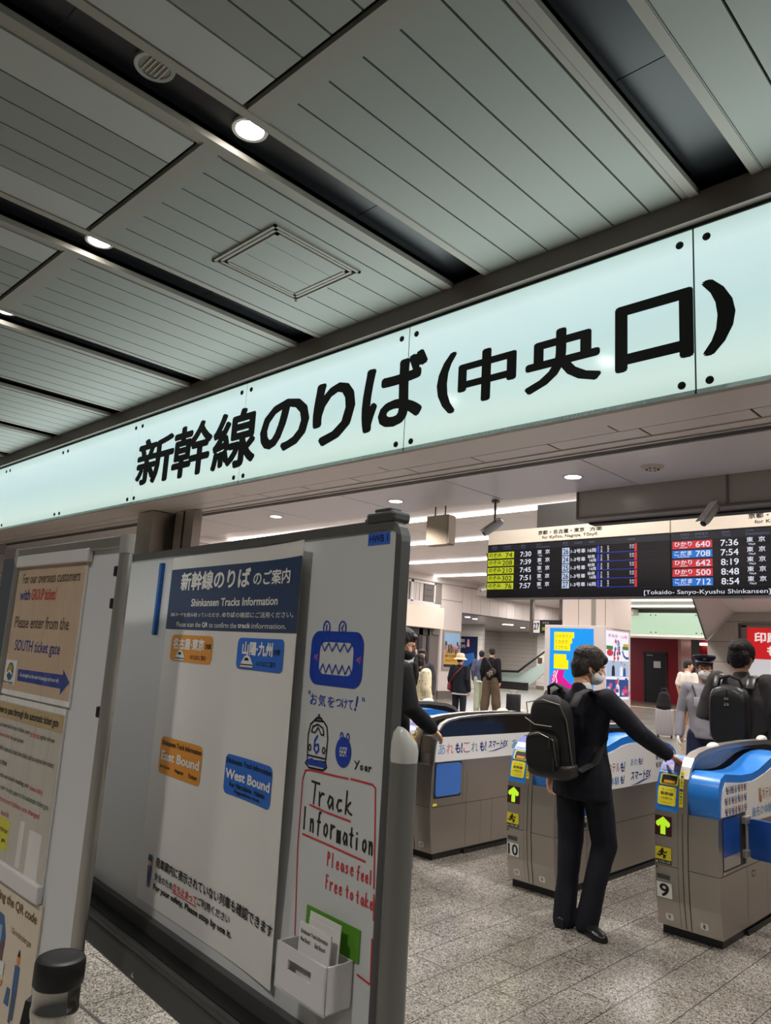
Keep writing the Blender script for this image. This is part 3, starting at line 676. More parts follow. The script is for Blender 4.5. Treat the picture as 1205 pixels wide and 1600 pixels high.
# ------------------------------------------------------------------ advertising pillar with two screens
t = thing('advert_pillar', (-11.8, 21.2, 0), 'square pale pillar with bright screens on two sides behind the suited man', 'advertising pillar')
mb = MB(); mb.box(-12.83, 20.41, .12, -10.8, 22.05, 2.75, .02); obj('pillar_body', mb, mat('pillar_body', (200, 190, 186), .4), t)
mb = MB(); mb.box(-12.8, 20.44, 0, -10.83, 22.02, .125); obj('plinth', mb, 'beam', t)
F = front(20.405)
mb = MB(); mb.rect(F, -12.63, .55, -11.15, 2.655, .004); s1 = flat('front_screen', mb, mat('screen_cyan', (10, 150, 238), .3, emit=.95), t)
mb = MB()
mb.poly(F, [(-12.48, 1.98), (-11.92, 1.98), (-11.92, 2.2), (-11.86, 2.2), (-11.86, 2.36), (-11.79, 2.36), (-11.79, 2.54), (-12.48, 2.54)], .006, 0)
mb.poly(F, [(-12.48, 1.43), (-11.98, 1.43), (-11.98, 1.7), (-12.05, 1.7), (-12.05, 1.87), (-12.48, 1.87)], .006, 0)
mb.poly(F, [(-12.46, .62), (-12.58, .9), (-12.56, 1.2), (-12.4, 1.4), (-12.1, 1.4), (-12.15, 1.2), (-11.9, 1.0), (-11.5, 1.05), (-11.2, .9), (-11.2, .6)], .006, 1)
mb.poly(F, [(-11.6, 2.0), (-11.17, 2.15), (-11.17, 1.9), (-11.4, 1.75)], .006, 1)
for i in range(7): mb.disc(F, -12.5+.02*abs(3-i), .66+.11*i, .045, .045, .008, 2)
for i in range(7): mb.disc(F, -12.5+.02*abs(3-i), .66+.11*i, .028, .028, .009, 1)
mb.stroke(F, [(-12.4, .6), (-12.36, .75), (-12.42, .9), (-12.36, 1.05), (-12.4, 1.2), (-12.34, 1.38)], .025, .009, 2)
for i, s in enumerate(('シャカイノ', 'ミカタヲ', 'ミツケル')): put(mb, F, s, -12.44, 2.36-.17*i, -12.44+.13*len(s)-.1, 2.47-.17*i, .0, .008, mi=3)
flat('screen_art', mb, [mat('screen_yellow', (250, 232, 10), .3, emit=.95), mat('screen_magenta', (226, 20, 150), .3, emit=.9), mat('screen_white', (250, 250, 255), .3, emit=1.0), mat('screen_olive', (190, 170, 40), .4, emit=.4)], s1)
F = side(-10.795)
mb = MB(); mb.rect(F, 20.47, .64, 21.9, 2.63, .004); s2 = flat('side_screen', mb, mat('screen_white2', (238, 234, 244), .3, emit=.95), t)
mb = MB(); random.seed(11)
put(mb, F, '東海道・山陽', 20.6, 2.44, 21.8, 2.54, .01, .006, mi=5)
mb.rect(F, 20.49, 2.08, 20.9, 2.19, .006, 0); mb.disc(F, 20.72, 1.99, .2, .1, .007, 1); mb.rect(F, 21.5, 2.1, 21.88, 2.2, .006, 0); mb.rect(F, 21.55, 2.2, 21.88, 2.28, .006, 2)
for i in range(18): a = 20.95+.5*random.random(); z = 1.82+.55*random.random(); mb.poly(F, [(a-.07, z), (a, z-.08), (a+.07, z), (a, z+.09)], .008+.0003*i, random.choice([1, 3, 4, 6]))
mb.stroke(F, [(21.5, 2.05), (21.58, 1.92), (21.72, 1.86), (21.88, 1.86)], .07, .008, 3)
mb.rect(F, 20.49, 1.3, 21.88, 1.76, .006, 6)
def bust(x, z, s, mi): mb.poly(F, [(x-.12*s, z), (x+.12*s, z), (x+.1*s, z+.3*s), (x+.04*s, z+.36*s), (x-.04*s, z+.36*s), (x-.1*s, z+.3*s)], .008, mi); mb.disc(F, x, z+.43*s, .055*s, .07*s, .009, 7); mb.disc(F, x, z+.47*s, .06*s, .05*s, .0085, 8)
bust(20.92, 1.32, .85, 8); bust(21.42, 1.32, .8, 9); bust(21.62, 1.32, .7, 3)
mb.rect(F, 20.49, .72, 21.88, 1.22, .006, 3)
for i in range(22): a = 20.53+1.3*random.random(); z = .76+.42*random.random(); mb.rect(F, a, z, a+.15, z+.1, .007+.0002*i, random.choice([1, 5, 3, 6]))
bust(21.2, .74, .95, 9); bust(20.75, .74, .6, 4); bust(21.65, .74, .6, 1)
flat('screen_art', mb, [mat('s_green', (60, 140, 70), .4, emit=.6), mat('s_red', (214, 54, 70), .4, emit=.7), mat('s_gold', (220, 180, 60), .4, emit=.7), mat('s_blue', (56, 84, 160), .4, emit=.6), mat('s_teal', (90, 170, 200), .4, emit=.7), mat('s_pink', (230, 90, 150), .4, emit=.7), mat('s_pale', (176, 196, 226), .4, emit=.8), mat('s_skin', (224, 186, 166), .4, emit=.7), mat('s_dark', (30, 34, 50), .4, emit=.3), mat('s_white', (240, 240, 246), .4, emit=.9)], s2)

# ------------------------------------------------------------------ grey hanging shutter box, hanging box, cameras
t = thing('bulkhead_box', (-.5, 5.3, 2.72), 'wide grey hanging bulkhead panel above the train boards', 'bulkhead')
mb = MB(); mb.box(-3.02, 5.26, 2.735, -1.867, 5.50, 3.02); mb.box(-1.855, 5.26, 2.735, -.3, 5.50, 3.02); mb.box(-.29, 5.26, 2.735, 1.3, 5.50, 3.02); obj('panel', mb, mat('bulkhead_grey', (168, 161, 155), .3), t)
mb = MB(); mb.box(-3.03, 5.245, 2.715, 1.3, 5.51, 2.737, .006); mb.box(-3.03, 5.25, 2.72, -3.012, 5.5, 3.02); mb.box(-1.868, 5.25, 2.72, -1.853, 5.5, 3.02); mb.box(-.301, 5.25, 2.72, -.288, 5.5, 3.02); obj('edge_trim', mb, 'beam', t)
mb = MB(); mb.box(-3.0, 5.40, 2.70, 1.3, 5.5, 2.718); obj('groove', mb, 'joint', t)
t = thing('hanging_box', (-4.39, 5.19, 2.575), 'beige metal box hung on two short rods above the whiteboard corner', 'box')
mb = MB(); mb.box(-4.52, 5.14, 2.575, -4.26, 5.24, 2.85, .006); obj('box_body', mb, mat('box_beige', (150, 136, 116), .45), t)
mb = MB(); mb.box(-4.258, 5.142, 2.585, -4.25, 5.238, 2.84); obj('side_cover', mb, mat('box_cream', (206, 192, 170), .45), t)
for x in (-4.45, -4.33):
    mb = MB(); mb.cyl((x, 5.18, 2.845), (x, 5.18, 2.945), .006, seg=8); mb.cyl((x, 5.18, 2.846), (x, 5.18, 2.86), .012, seg=8); obj('rod', mb, 'blackp', t)

def cctv(base, head, aim, label, s=1.0, pole=True, group='hanging security cameras'):
    t = thing('security_camera', base, label, 'security camera', group); b = Vector(base); h = Vector(head); a = Vector(aim).normalized()
    mb = MB(); mb.cyl(b, (b.x, b.y, h.z+.06*s), .014*s, seg=10); mb.lathe([(.05*s, 0), (.05*s, .012), (.02*s, .02)], b-Vector((0, 0, .02)), 14)
    mb.cyl((b.x, b.y, h.z+.07*s), h+Vector((0, 0, .015)), .012*s, seg=8); obj('bracket', mb, 'steel_dark', t, 40)
    mb = MB(); mb.limb([h-a*.10*s, h-a*.04*s, h+a*.11*s], [.036*s, .042*s, .042*s], seg=18); obj('camera_body', mb, mat('cam_silver', (214, 210, 206), .3, .4), t, 50)
    up = (Vector((0, 0, 1))-a*a.z).normalized(); sd = a.cross(up)
    mb = MB(); F = frame(h+up*.048*s-a*.12*s, a, -sd); mb.prism(F, [(0, -.045*s), (.29*s, -.045*s), (.29*s, .045*s), (0, .045*s)], 0, .006*s); obj('sun_hood', mb, 'white', t)
    mb = MB(); mb.cyl(h+a*.15*s, h+a*.158*s, .03*s, seg=16); mb.cyl(h+a*.157*s, h+a*.162*s, .018*s, seg=12); obj('lens', mb, 'blackp', t)
    return t
cctv((-3.78, 5.19, 2.94), (-3.80, 5.21, 2.71), (-.80, -.15, -.50), 'silver security camera on a drop pole left of the train boards', .72)
cctv((-1.96, 5.28, 2.72), (-1.955, 5.20, 2.665), (-.25, -.62, -.75), 'silver security camera under the grey bulkhead over the second board', .72)
cctv((-13.26, 17.9, 4.65), (-13.3, 17.95, 3.62), (-.7, -.6, -.3), 'small security camera on a long pole farther back beside the board edge', 1.2)

# ------------------------------------------------------------------ departure boards
YB = 8.0
scr = mat('led_screen', (14, 14, 20), .25); ledw = mat('led_text', (226, 230, 244), .5, emit=.85); ledh = mat('led_head', (120, 132, 158), .5, emit=.35)
ledg = mat('led_lime', (190, 200, 30), .5, emit=.82); ledr = mat('led_red', (214, 44, 52), .5, emit=.75); ledb = mat('led_blue2', (24, 116, 214), .5, emit=.75); ledn = mat('led_navy', (40, 56, 190), .5, emit=.7); ledp = mat('led_panelhead', (30, 34, 48), .5, emit=.35); ledk = mat('led_ink', (24, 28, 20), .5)
header = mat('header_cream', (208, 196, 178), .5, emit=.12)
def board(x0, x1, label):
    t = thing('departure_board', ((x0+x1)/2, YB, 2.37), label, 'departure board')
    mb = MB(); mb.box(x0, YB, 2.37, x1, YB+.28, 3.07, .004); obj('casing', mb, 'blackp', t)
    mb = MB(); mb.box(x0+.006, YB-.004, 3.072, x1-.006, YB+.26, 3.25); obj('header_panel', mb, header, t)
    mb = MB()
    for a in ((-3.95, -3.6) if x0 < -4 else (x0+.6, x1-.6)): mb.cyl((a, YB+.14, 3.2), (a, YB+.14, 4.65), .03, seg=10)
    obj('hanger', mb, 'steel_dark', t)
    mb = MB(); mb.box(max(x0, -5.21), YB+.06, 3.25, x1, YB+.24, 3.56); obj('mount_box', mb, mat('mount_dark', (58, 56, 54), .5), t)
    return t
F = front(YB)
ROW = [2.926-.1008*i for i in range(5)]
t = board(-5.925, -3.452, 'black train departure board with lime green train names and cream header')
mb = MB(); mb.rect(F, -5.92, 2.375, -3.456, 3.066, .001, 0); mb.rect(F, -5.92, 2.985, -3.456, 3.055, .002, 1)
for z in ROW: mb.rect(F, -5.5, z-.052, -3.47, z-.0495, .003, 2)
s = flat('screen', mb, [scr, ledp, mat('led_rule', (54, 58, 70), .5, emit=.3)], t)
for i, z in enumerate(ROW): mb = MB(); mb.rect(F, -5.915, z-.041, -5.505, z+.041, .003); flat('name_block', mb, ledg, t)
mb = MB()
for z, n in zip(ROW, ('74', '208', '210', '302', '76')):
    put(mb, F, 'のぞみ', -5.895, z-.020, -5.70, z+.032, .018, .005); put(mb, F, 'NOZOMI', -5.84, z-.036, -5.76, z-.026, .01, .005); put(mb, F, n, -5.535-.05*len(n), z-.032, -5.53, z+.030, .012, .005)
flat('name_lettering', mb, ledk, t)
for z, tm in zip(ROW, ('7:30', '7:39', '7:45', '7:51', '7:57')):
    mb = MB(); put(mb, F, tm, -5.41, z-.033, -5.245, z+.032, .012, .004)
    put(mb, F, '東', -5.155, z-.012, -5.09, z+.042, .012, .004); put(mb, F, '京', -5.04, z-.012, -4.975, z+.042, .012, .004); put(mb, F, 'Tōkyō', -5.14, z-.045, -5.085, z-.022, .01, .004)
    put(mb, F, '1-3号車', -4.68, z-.026, -4.485, z+.026, .014, .004)
    if z in (ROW[0], ROW[4]): put(mb, F, '16両', -4.455, z-.026, -4.345, z+.022, .014, .004)
    else: put(mb, F, '始発', -4.455, z+.006, -4.36, z+.046, .012, .004); put(mb, F, '16両', -4.43, z-.04, -4.345, z-.002, .012, .004)
    for x, s_ in ((-4.277, '名古屋'), (-4.192, '新横浜'), (-3.915, '品川'), (-3.885, '東京')):
        for j, ch in enumerate(s_): put(mb, F, ch, x-.011, z+.022-.026*j, x+.011, z+.042-.026*j, .01, .004)
    flat('row_lettering', mb, ledw, t)
for z, n in zip(ROW, ('26', '24', '25', '26', '27')):
    mb = MB(); mb.rect(F, -4.80, z-.044, -4.70, z+.046, .004, 0); put(mb, F, n, -4.788, z-.034, -4.712, z+.036, .02, .006, mi=1)
    flat('track_number', mb, [mat('led_plate', (196, 210, 236), .5, emit=.8), mat('led_plate_ink', (24, 36, 70), .5)], t)
mb = MB()
for z in ROW: mb.rect(F, -4.33, z-.041, -3.87, z-.033, .004, 0); mb.rect(F, -4.332, z-.041, -4.303, z+.046, .004, 0); mb.rect(F, -3.868, z-.041, -3.838, z+.05, .004, 1)
flat('stop_diagram', mb, [ledn, ledr], t)
HD = [('列車名', -5.86, 3.025, -5.77, 3.047), ('Train', -5.85, 3.0, -5.78, 3.018), ('列車番号', -5.68, 3.025, -5.55, 3.047), ('Train No.', -5.68, 3.0, -5.55, 3.018), ('時刻', -5.40, 3.025, -5.335, 3.047), ('Time', -5.40, 3.0, -5.335, 3.018),
      ('行先', -5.17, 3.025, -5.1, 3.047), ('Destination', -5.17, 2.995, -4.98, 3.018), ('番線', -4.795, 3.025, -4.72, 3.047), ('Track', -4.80, 3.0, -4.715, 3.018), ('自由席', -4.63, 3.012, -4.53, 3.04), ('編成', -4.437, 3.012, -4.368, 3.038), ('停車駅', -3.95, 3.014, -3.855, 3.04)]
letters('column_heading', F, HD, ledh, t, d=.004)
letters('header_lettering', front(YB-.004), [('京都・名古屋・東京', -5.15, 3.158, -4.50, 3.212, .022), ('方面', -4.43, 3.160, -4.27, 3.206, .022), ('for Kyōto, Nagoya, Tōkyō', -5.09, 3.095, -4.33, 3.143)], 'ink', t, d=.002)
t = board(-3.448, -.98, 'black train departure board with red and blue train names at the right edge')
mb = MB(); mb.rect(F, -3.444, 2.375, -.984, 3.066, .001, 0); mb.rect(F, -3.444, 2.975, -.984, 3.055, .002, 1)
for z in ROW: mb.rect(F, -3.0, z-.052, -.99, z-.0495, .003, 2)
flat('screen', mb, [scr, ledp, MATS['led_rule']], t)
for i, z in enumerate(ROW): mb = MB(); mb.rect(F, -3.43, z-.043, -3.0, z+.040, .003); flat('name_block', mb, ledb if i in (1, 4) else ledr, t)
for i, (z, n, tm) in enumerate(zip(ROW, ('640', '708', '642', '500', '712'), ('7:36', '7:54', '8:19', '8:48', '8:54'))):
    b = i in (1, 4); mb = MB()
    put(mb, F, 'こだま' if b else 'ひかり', -3.405, z-.016, -3.215, z+.034, .018, .005); put(mb, F, 'KODAMA' if b else 'HIKARI', -3.37 if b else -3.345, z-.037, -3.24 if b else -3.265, z-.023, .012, .005)
    put(mb, F, n, -3.175, z-.034, -3.02, z+.030, .014, .005); put(mb, F, tm, -2.915, z-.036, -2.735, z+.032, .012, .004)
    put(mb, F, '東', -2.655, z-.010, -2.59, z+.044, .012, .004); put(mb, F, '京', -2.54, z-.010, -2.475, z+.044, .012, .004); put(mb, F, 'Tōkyō', -2.64, z-.044, -2.57, z-.02, .01, .004)
    flat('row_lettering', mb, ledw, t)
letters('column_heading', F, [('列車名', -3.34, 3.025, -3.24, 3.05), ('Train', -3.33, 2.995, -3.25, 3.015), ('列車番号', -3.18, 3.025, -3.04, 3.05), ('Train No.', -3.18, 2.995, -3.04, 3.015), ('時刻', -2.90, 3.025, -2.82, 3.05), ('Time', -2.90, 2.995, -2.81, 3.017), ('行先', -2.66, 3.025, -2.58, 3.05), ('Destination', -2.66, 2.99, -2.43, 3.017)], ledh, t, d=.004)
letters('footer_lettering', F, [('[Tokaido- Sanyo-Kyushu Shinkansen]', -3.757, 2.380, -2.439, 2.438)], ledw, t, d=.004, bold=0)
letters('header_lettering', front(YB-.004), [('京都・名古屋・東京', -2.63, 3.16, -1.95, 3.214, .022), ('方面', -1.9, 3.16, -1.75, 3.21, .022), ('for Kyōto, Nagoya, Tōkyō', -2.57, 3.095, -1.8, 3.143)], 'ink', t, d=.002)

# steel columns and wall at the far left under the beam
mb = MB(); mb.box(-7.60, 3.86, 0, -7.26, 4.16, 2.93, .02); mb.box(-7.14, 4.06, 0, -6.99, 4.2, 2.93); mb.box(-6.95, 4.06, 0, -6.78, 4.16, 2.93); structure('column', mb, 'steel', 40)
mb = MB(); mb.box(-7.25, 4.1, 0, -7.15, 4.18, 2.93); mb.box(-6.99, 4.1, 0, -6.95, 4.15, 2.93); structure('trim_7', mb, 'joint')
mb = MB(); mb.box(-13.3, -6, 0, -12.75, 4.3, 4.0); structure('wall', mb, wallgroove_mat('side_tile', (150, 142, 134), .31, 60, .4, 'Y'))
# ------------------------------------------------------------------ ticket gates
GY = 4.84; GL = 2.02
def ylerp(z, tab):
    for (a, ya), (b, yb) in zip(tab, tab[1:]):
        if a <= z <= b: return ya+(yb-ya)*(z-a)/(b-a)
    return tab[-1][1] if z > tab[-1][0] else tab[0][1]
FRONT = [(.05, .0), (.2, -.028), (.4, -.044), (.6, -.043), (.72, -.036), (.80, -.024), (.88, -.004), (.94, .028), (.99, .075), (1.03, .15)]
ARCH = [(0, .05), (-.028, .2), (-.044, .4), (-.043, .6), (-.036, .72), (-.028, .82), (-.012, .92), (.02, .99), (.075, 1.04), (.15, 1.068), (.3, 1.088), (.6, 1.104), (1.0, 1.11), (1.4, 1.104), (1.7, 1.08), (1.84, 1.045), (1.93, .98), (1.97, .9), (1.985, .8), (1.99, .72)]
WAVE = [(.0, .72), (-.03, .80), (-.022, .90), (.012, .95), (.08, .975), (.2, .965), (.35, .952), (.55, .95), (.68, .965), (.82, .998), (.95, 1.028), (1.1, 1.044), (1.28, 1.044), (1.45, 1.022), (1.65, .985), (1.85, .945), (1.95, .90), (2.0, .83), (2.02, .72)]
def inset(pts, d):
    out = []
    for i, (y, z) in enumerate(pts):
        a = Vector(pts[max(i-1, 0)]+(0,)); b = Vector(pts[min(i+1, len(pts)-1)]+(0,)); t = (b-a).normalized(); out.append((y+t.y*d, z-t.x*d))
    return out
def ffrr(mb, FF, x0, z0, x1, z1, r, d):   # rounded sticker that follows the curved front
    zs = sorted([z0, z0+r*.08, z0+r*.3, z0+r*.6, z0+r]+[z0+r+(z1-z0-2*r)*i/5 for i in range(1, 5)]+[z1-r, z1-r*.6, z1-r*.3, z1-r*.08, z1]+[q[0] for q in FRONT if z0 < q[0] < z1])
    hh = lambda z: r-math.sqrt(max(0, r*r-max(0, max(z0+r-z, z-(z1-r)))**2))
    for a, b in zip(zs, zs[1:]): mb.poly(FF, [(x0+hh(a), a), (x1-hh(a), a), (x1-hh(b), b), (x0+hh(b), b)], d)
purple = mat('reader_pad', (120, 116, 168), .2, spec=.7)
def make_gate(x0, num, small, kind, label):
    x1 = x0+.388; t = thing('ticket_gate', (x0+.19, GY+1, 0), label, 'ticket gate', 'automatic ticket gates')
    SF = lambda x: frame((x, GY, 0), (0, 1, 0), (0, 0, 1))
    FF = lambda x, z, d=0.0: Vector((x, GY+ylerp(z, FRONT)-d, z))
    mb = MB(); mb.box(x0+.02, GY+.02, 0, x1-.012, GY+GL-.05, .062); mb.box(x0+.05, GY+.4, 0, x1+.006, GY+GL-.15, .03); obj('plinth', mb, 'blackp', t)
    body = [(y, z) for z, y in FRONT if z <= .73]+[(GL-.01, .72), (GL+.02, .4), (GL-.02, .05)]
    mb = MB(); mb.prism(SF(x0), body, 0, .388); obj('gate_body', mb, 'steel', t)
    # seams
    mb = MB()
    zz = [.06, .2, .4, .6, .72]
    for x, w, dd in ((x0+.1455, .004, .0015), (x0+.2075, .004, .0015), (x0+.176, .003, .0072)):
        for za, zb in zip(zz, zz[1:]): mb.poly(FF, [(x-w/2, za), (x+w/2, za), (x+w/2, zb), (x-w/2, zb)], dd)
    mb.poly(FF, [(x0, .399), (x1, .399), (x1, .402), (x0, .402)], .0012)
    F = SF(x1)
    mb.rect(F, -.03, .397, GL, .401, .001); mb.rect(F, .415, .06, .418, .65, .001); mb.rect(F, .78, .06, .783, .40, .001)
    if kind == 'B': mb.rect(F, .36, .4, .363, .74, .001); mb.rect(F, .62, .06, .622, .39, .001)
    flat('seam', mb, 'joint', t)
    # ticket reader head
    rh = [(y, z) for z, y in FRONT if z >= .72]+[(.3, 1.03), (.34, .95), (1.96, .93), (2.0, .72)]
    mb = MB(); mb.prism(SF(x0), rh, 0, .145); hd = obj('reader_head', mb, 'blue', t)
    mb = MB(); mb.poly(FF, [(x0+.012, .955), (x0+.135, .955), (x0+.135, .99), (x0+.135, 1.028), (x0+.012, 1.028), (x0+.012, .99)], .004); mb.solid = False; obj('touch_pad', mb, purple, hd)
    mb = MB(); mb.mi = 0; ffrr(mb, FF, x0+.018, .872, x0+.134, .936, .010, .004); mb.mi = 1; ffrr(mb, FF, x0+.028, .881, x0+.124, .929, .008, .006); mb.mi = 2; mb.poly(FF, [(x0+.045, .884), (x0+.115, .884), (x0+.115, .90), (x0+.045, .90)], .008)
    flat('ticket_slot', mb, ['yellow', 'blackp', mat('slot_orange', (196, 136, 40), .4)], hd)
    mb = MB(); mb.mi = 0; ffrr(mb, FF, x0+.012, .752, x0+.128, .862, .012, .002)
    for a, b, c in (('きっぷは', .838, .85), ('新幹線', .81, .832), ('(中央口)', .785, .803), ('ここに入れてください', .764, .772)):
        w = .04 if len(a) < 4 else .034; put(mb, FF, a, x0+.07-w, b, x0+.07+w, c, .02 if a == '新幹線' else .0, .0035, mi=1)
    flat('reader_sticker', mb, ['yellow', mat('ink_olive', (58, 50, 20), .6)], hd)
    # steel band that rises over the gate and its smoked guard
    bx0, bx1 = x0+.147, x0+.206
    mb = MB(); outer = [(y-.005 if i < 7 else y, z+.004) for i, (y, z) in enumerate(ARCH)]; inner = inset(ARCH, .028)
    n = len(outer)
    for i in range(n-1):
        a, b, c, d = outer[i], outer[i+1], inner[i+1], inner[i]
        P = [(bx0, a), (bx1, a), (bx1, d), (bx0, d)]; Q = [(bx0, b), (bx1, b), (bx1, c), (bx0, c)]
        vs = [Vector((x, GY+p[0], p[1])) for x, p in P+Q]
        mb.add(vs, [(0, 1, 5, 4), (1, 2, 6, 5), (2, 3, 7, 6), (3, 0, 4, 7)])
    bm_ = obj('steel_band', mb, 'steel', t, 40)
    mb = MB(); F2 = lambda x, z, d=0.0: Vector((x, GY-.005+ylerp(z, [(q[1], q[0]) for q in ARCH[:10]])-d, z+.002)); F2z = F2
    xa, xb = bx0+.006, bx0+.030
    mb.mi = 0
    for za, zb in ((.755, .845), (.862, .965)): mb.poly(F2, [(xa, za), (xb, za), (xb, (za+zb)/2), (xb, zb), (xa, zb), (xa, (za+zb)/2)], .002)
    mb.mi = 1; mb.poly(F2, [(xa+.002, .848), (xb-.002, .848), ((xa+xb)/2, .86)], .003)
    for i, ch in enumerate('お一人ずつ'): put(mb, F2, ch, xa+.004, .945-.018*i, xb-.004, .957-.018*i, .02, .004)
    for i, ch in enumerate('注意くだ'): put(mb, F2, ch, xa+.004, .828-.019*i, xb-.004, .841-.019*i, .02, .004)
    flat('band_sticker', mb, ['yellow', mat('ink_olive', (58, 50, 20), .6)], bm_)
    gp = [(.03, .74)]+[p for p in inset(ARCH, .027)[5:]]
    mb = MB(); gx = (bx0+.018) if kind == 'A' else bx1-.014; mb.prism(SF(gx), gp, -.006, .012); obj('guard_panel', mb, 'glass_dark', t)
    for yb in ((.46, 1.42) if kind == 'A' else (1.2,)):
        mb = MB(); zz = 1.095 if yb < 1 else 1.108
        mb.ell(((bx0+bx1)/2, GY+yb, zz), (.03, .085, .030), seg=16, rings=8); obj('guide_lamp', mb, mat('lamp_cover', (226, 226, 206), .35), t, 60)
    FP = SF(x1)
    if kind == 'A':
        mb = MB(); mb.prism(SF(x0+.206), WAVE, 0, .182); sh = obj('side_cover', mb, 'blue', t, 50)
        mb = MB(); wp = inset(WAVE, .004)
        mb.solid = False
        top = [(y, z) for y, z in WAVE if .08 <= y <= 1.96]
        pn = [(.0, .73), (.415, .73), (.42, .655), (1.0, .65), (1.9, .655), (2.0, .74)]
        pan = pn[:1]+pn[1:]+[(1.985, .83), (1.93, .885)]+[(y, z-(.048 if y < .7 else .06)) for y, z in reversed(top) if y < 1.9]+[(.035, .88), (.012, .82)]
        mb.prism(FP, inset2(pan), .0, .004); pp = obj('printed_panel', mb, 'printed', sh)
        mb = MB(); navy = 1
        def mo(y, z, s): put(mb, FP, 'も', y, z, y+s*.8, z+s, .035, .006, mi=0); mb.poly(FP, [(y+s*.88, z+s*.3), (y+s*.96, z+s*.3), (y+s*1.0, z+s), (y+s*.86, z+s)], .006, 0); mb.rect(FP, y+s*.88, z, y+s*.97, z+s*.15, .006, 0)
        random.seed(num)
        for base in (.03, 1.53):
            for r in range(3):
                for c in range(4):
                    z = (.858 if base < 1 else .89)-.062*r; y = base+.03+.108*c
                    if base < 1 and r == 0 and c == 0: y += .02
                    if base > 1 and c == 3 and r == 0: continue
                    mo(y, z, .046); q = random.choice([1, 2, 3, 4])
                    if c < 3: mb.disc(FP, y+.077, z+.022, .018, .024, .006, q, 8); mb.rect(FP, y+.066, z, y+.088, z+.02, .0062, random.choice([1, 2, 3, 4]))
        for dy in ((0,) if True else ()):
            put(mb, FP, 'ホテル', .725, .775, .905, .845, .006, .006, mi=2); put(mb, FP, '旅先の体験', .52, .68, .90, .742, .006, .006, mi=3)
            mo(.925, .77, .075); mo(.925, .68, .062); mb.rect(FP, .66, .775, .70, .85, .006, 1); mb.rect(FP, .672, .76, .708, .80, .0062, 2)
            put(mb, FP, 'あれ', 1.095, .806, 1.22, .862, .006, .006, mi=3); put(mb, FP, 'も!', 1.235, .806, 1.31, .862, .03, .006, mi=0)
            put(mb, FP, 'スマートEX', 1.095, .697, 1.452, .762, .03, .006, skew=.18, mi=0)
            mb.poly(FP, [(1.095, .655), (1.2, .668), (1.33, .690), (1.455, .694), (1.35, .682), (1.24, .662)], .006, 0)
        flat('panel_print', mb, [mat('print_navy', (34, 48, 120), .5), mat('print_tan', (166, 136, 96), .5), mat('print_brown', (166, 110, 84), .5), mat('print_azure', (110, 150, 190), .5), mat('print_grey', (140, 138, 150), .5)], pp)
        # flap recess and flap door
        mb = MB(); mb.mi = 0; mb.rect(FP, .02, .42, .40, .722, .0015); mb.mi = 1; mb.rect(FP, .03, .43, .30, .715, .0022); mb.mi = 2; mb.rect(FP, .03, .43, .30, .50, .0026); rc = flat('flap_recess', mb, ['joint', 'blue_edge', 'alu'], t)
        fy = GY+.40
        mb = MB()
        if num == 9:
            W2 = .34; F3 = frame((x1+.02, fy, 0), (1, -.1, 0), (0, 0, 1)); mb.prism(F3, rrpts(0, .455, W2, .69, .03), -.035, .0)
        else:
            F3 = frame((x1+.012, fy-.36, 0), (0, 1, 0), (0, 0, 1)); mb.prism(F3, rrpts(.03, .455, .37, .69, .03), -.008, .006)
        obj('flap_door', mb, 'blue_edge' if num == 9 else 'blue_edge', t)
        mb = MB()
        for z in (.66, .46): mb.box(x1-.01, fy-.06, z, x1+.03, fy+.03, z+.045, .004)
        mb.cyl((x1+.012, fy-.01, .5), (x1+.012, fy-.01, .67), .009, seg=8); obj('hinge', mb, 'alu', t)
    else:
        mb = MB(); mb.prism(SF(x0), [(.02, .72), (.01, .80), (.03, .935), (1.96, .935), (1.99, .72)], .2, .388)
        obj('side_cover', mb, 'steel', t)
        mb = MB(); mb.prism(FP, [(-.02, .745), (1.97, .745), (1.955, .936), (.018, .936), (-.01, .86)], 0, .004); pp = obj('printed_panel', mb, 'printed', t)
        # smoked guard sits on the right edge of this gate
        mb = MB(); mb.prism(FP, [(.03, .938)]+[p for p in inset(ARCH, .004)[6:17]]+[(1.95, .938)], -.02, .0); obj('side_guard', mb, 'glass_dark', t)
        mb = MB(); ob = [p for p in ARCH[4:18]]; ib = inset(ARCH, .016)[4:18]
        for i in range(len(ob)-1):
            vs = [Vector((x, GY+p[0], p[1]+.004)) for x, p in [(x1-.035, ob[i]), (x1+.004, ob[i]), (x1+.004, ib[i]), (x1-.035, ib[i]), (x1-.035, ob[i+1]), (x1+.004, ob[i+1]), (x1+.004, ib[i+1]), (x1-.035, ib[i+1])]]
            mb.add(vs, [(0, 1, 5, 4), (1, 2, 6, 5), (2, 3, 7, 6), (3, 0, 4, 7)])
        obj('edge_rail', mb, 'steel', t, 40)
        mb = MB()
        for base in (0, 1.034):
            for s, a, b, c in (('あ', .018, .107, 0), ('れ', .122, .213, 1), ('も', .238, .305, 2), ('!', .315, .332, 2), ('こ', .347, .434, 1), ('れ', .453, .548, 3), ('も', .574, .64, 2), ('!', .65, .665, 2)):
                put(mb, FP, s, base+a, .802, base+b, .884, .03 if c == 2 else -.004, .006, mi=c)
            put(mb, FP, 'スマートEX', base+.695, .825, base+.983, .884, .03, .006, skew=.18, mi=2)
            if base+.99 > 1.9: continue
            mb.poly(FP, [(base+.692, .792), (base+.78, .803), (base+.89, .822), (base+.985, .826), (base+.9, .815), (base+.81, .798)], .006, 2)
        mb2 = MB(); mb2.v = mb.v; mb2.f = [f for f in mb.f]; mb2.m = mb.m
        keep = [i for i, f in enumerate(mb.f) if max(mb.v[j].y for j in f)-GY < 1.95]
        mb2.f = [mb.f[i] for i in keep]; mb2.m = [mb.m[i] for i in keep]
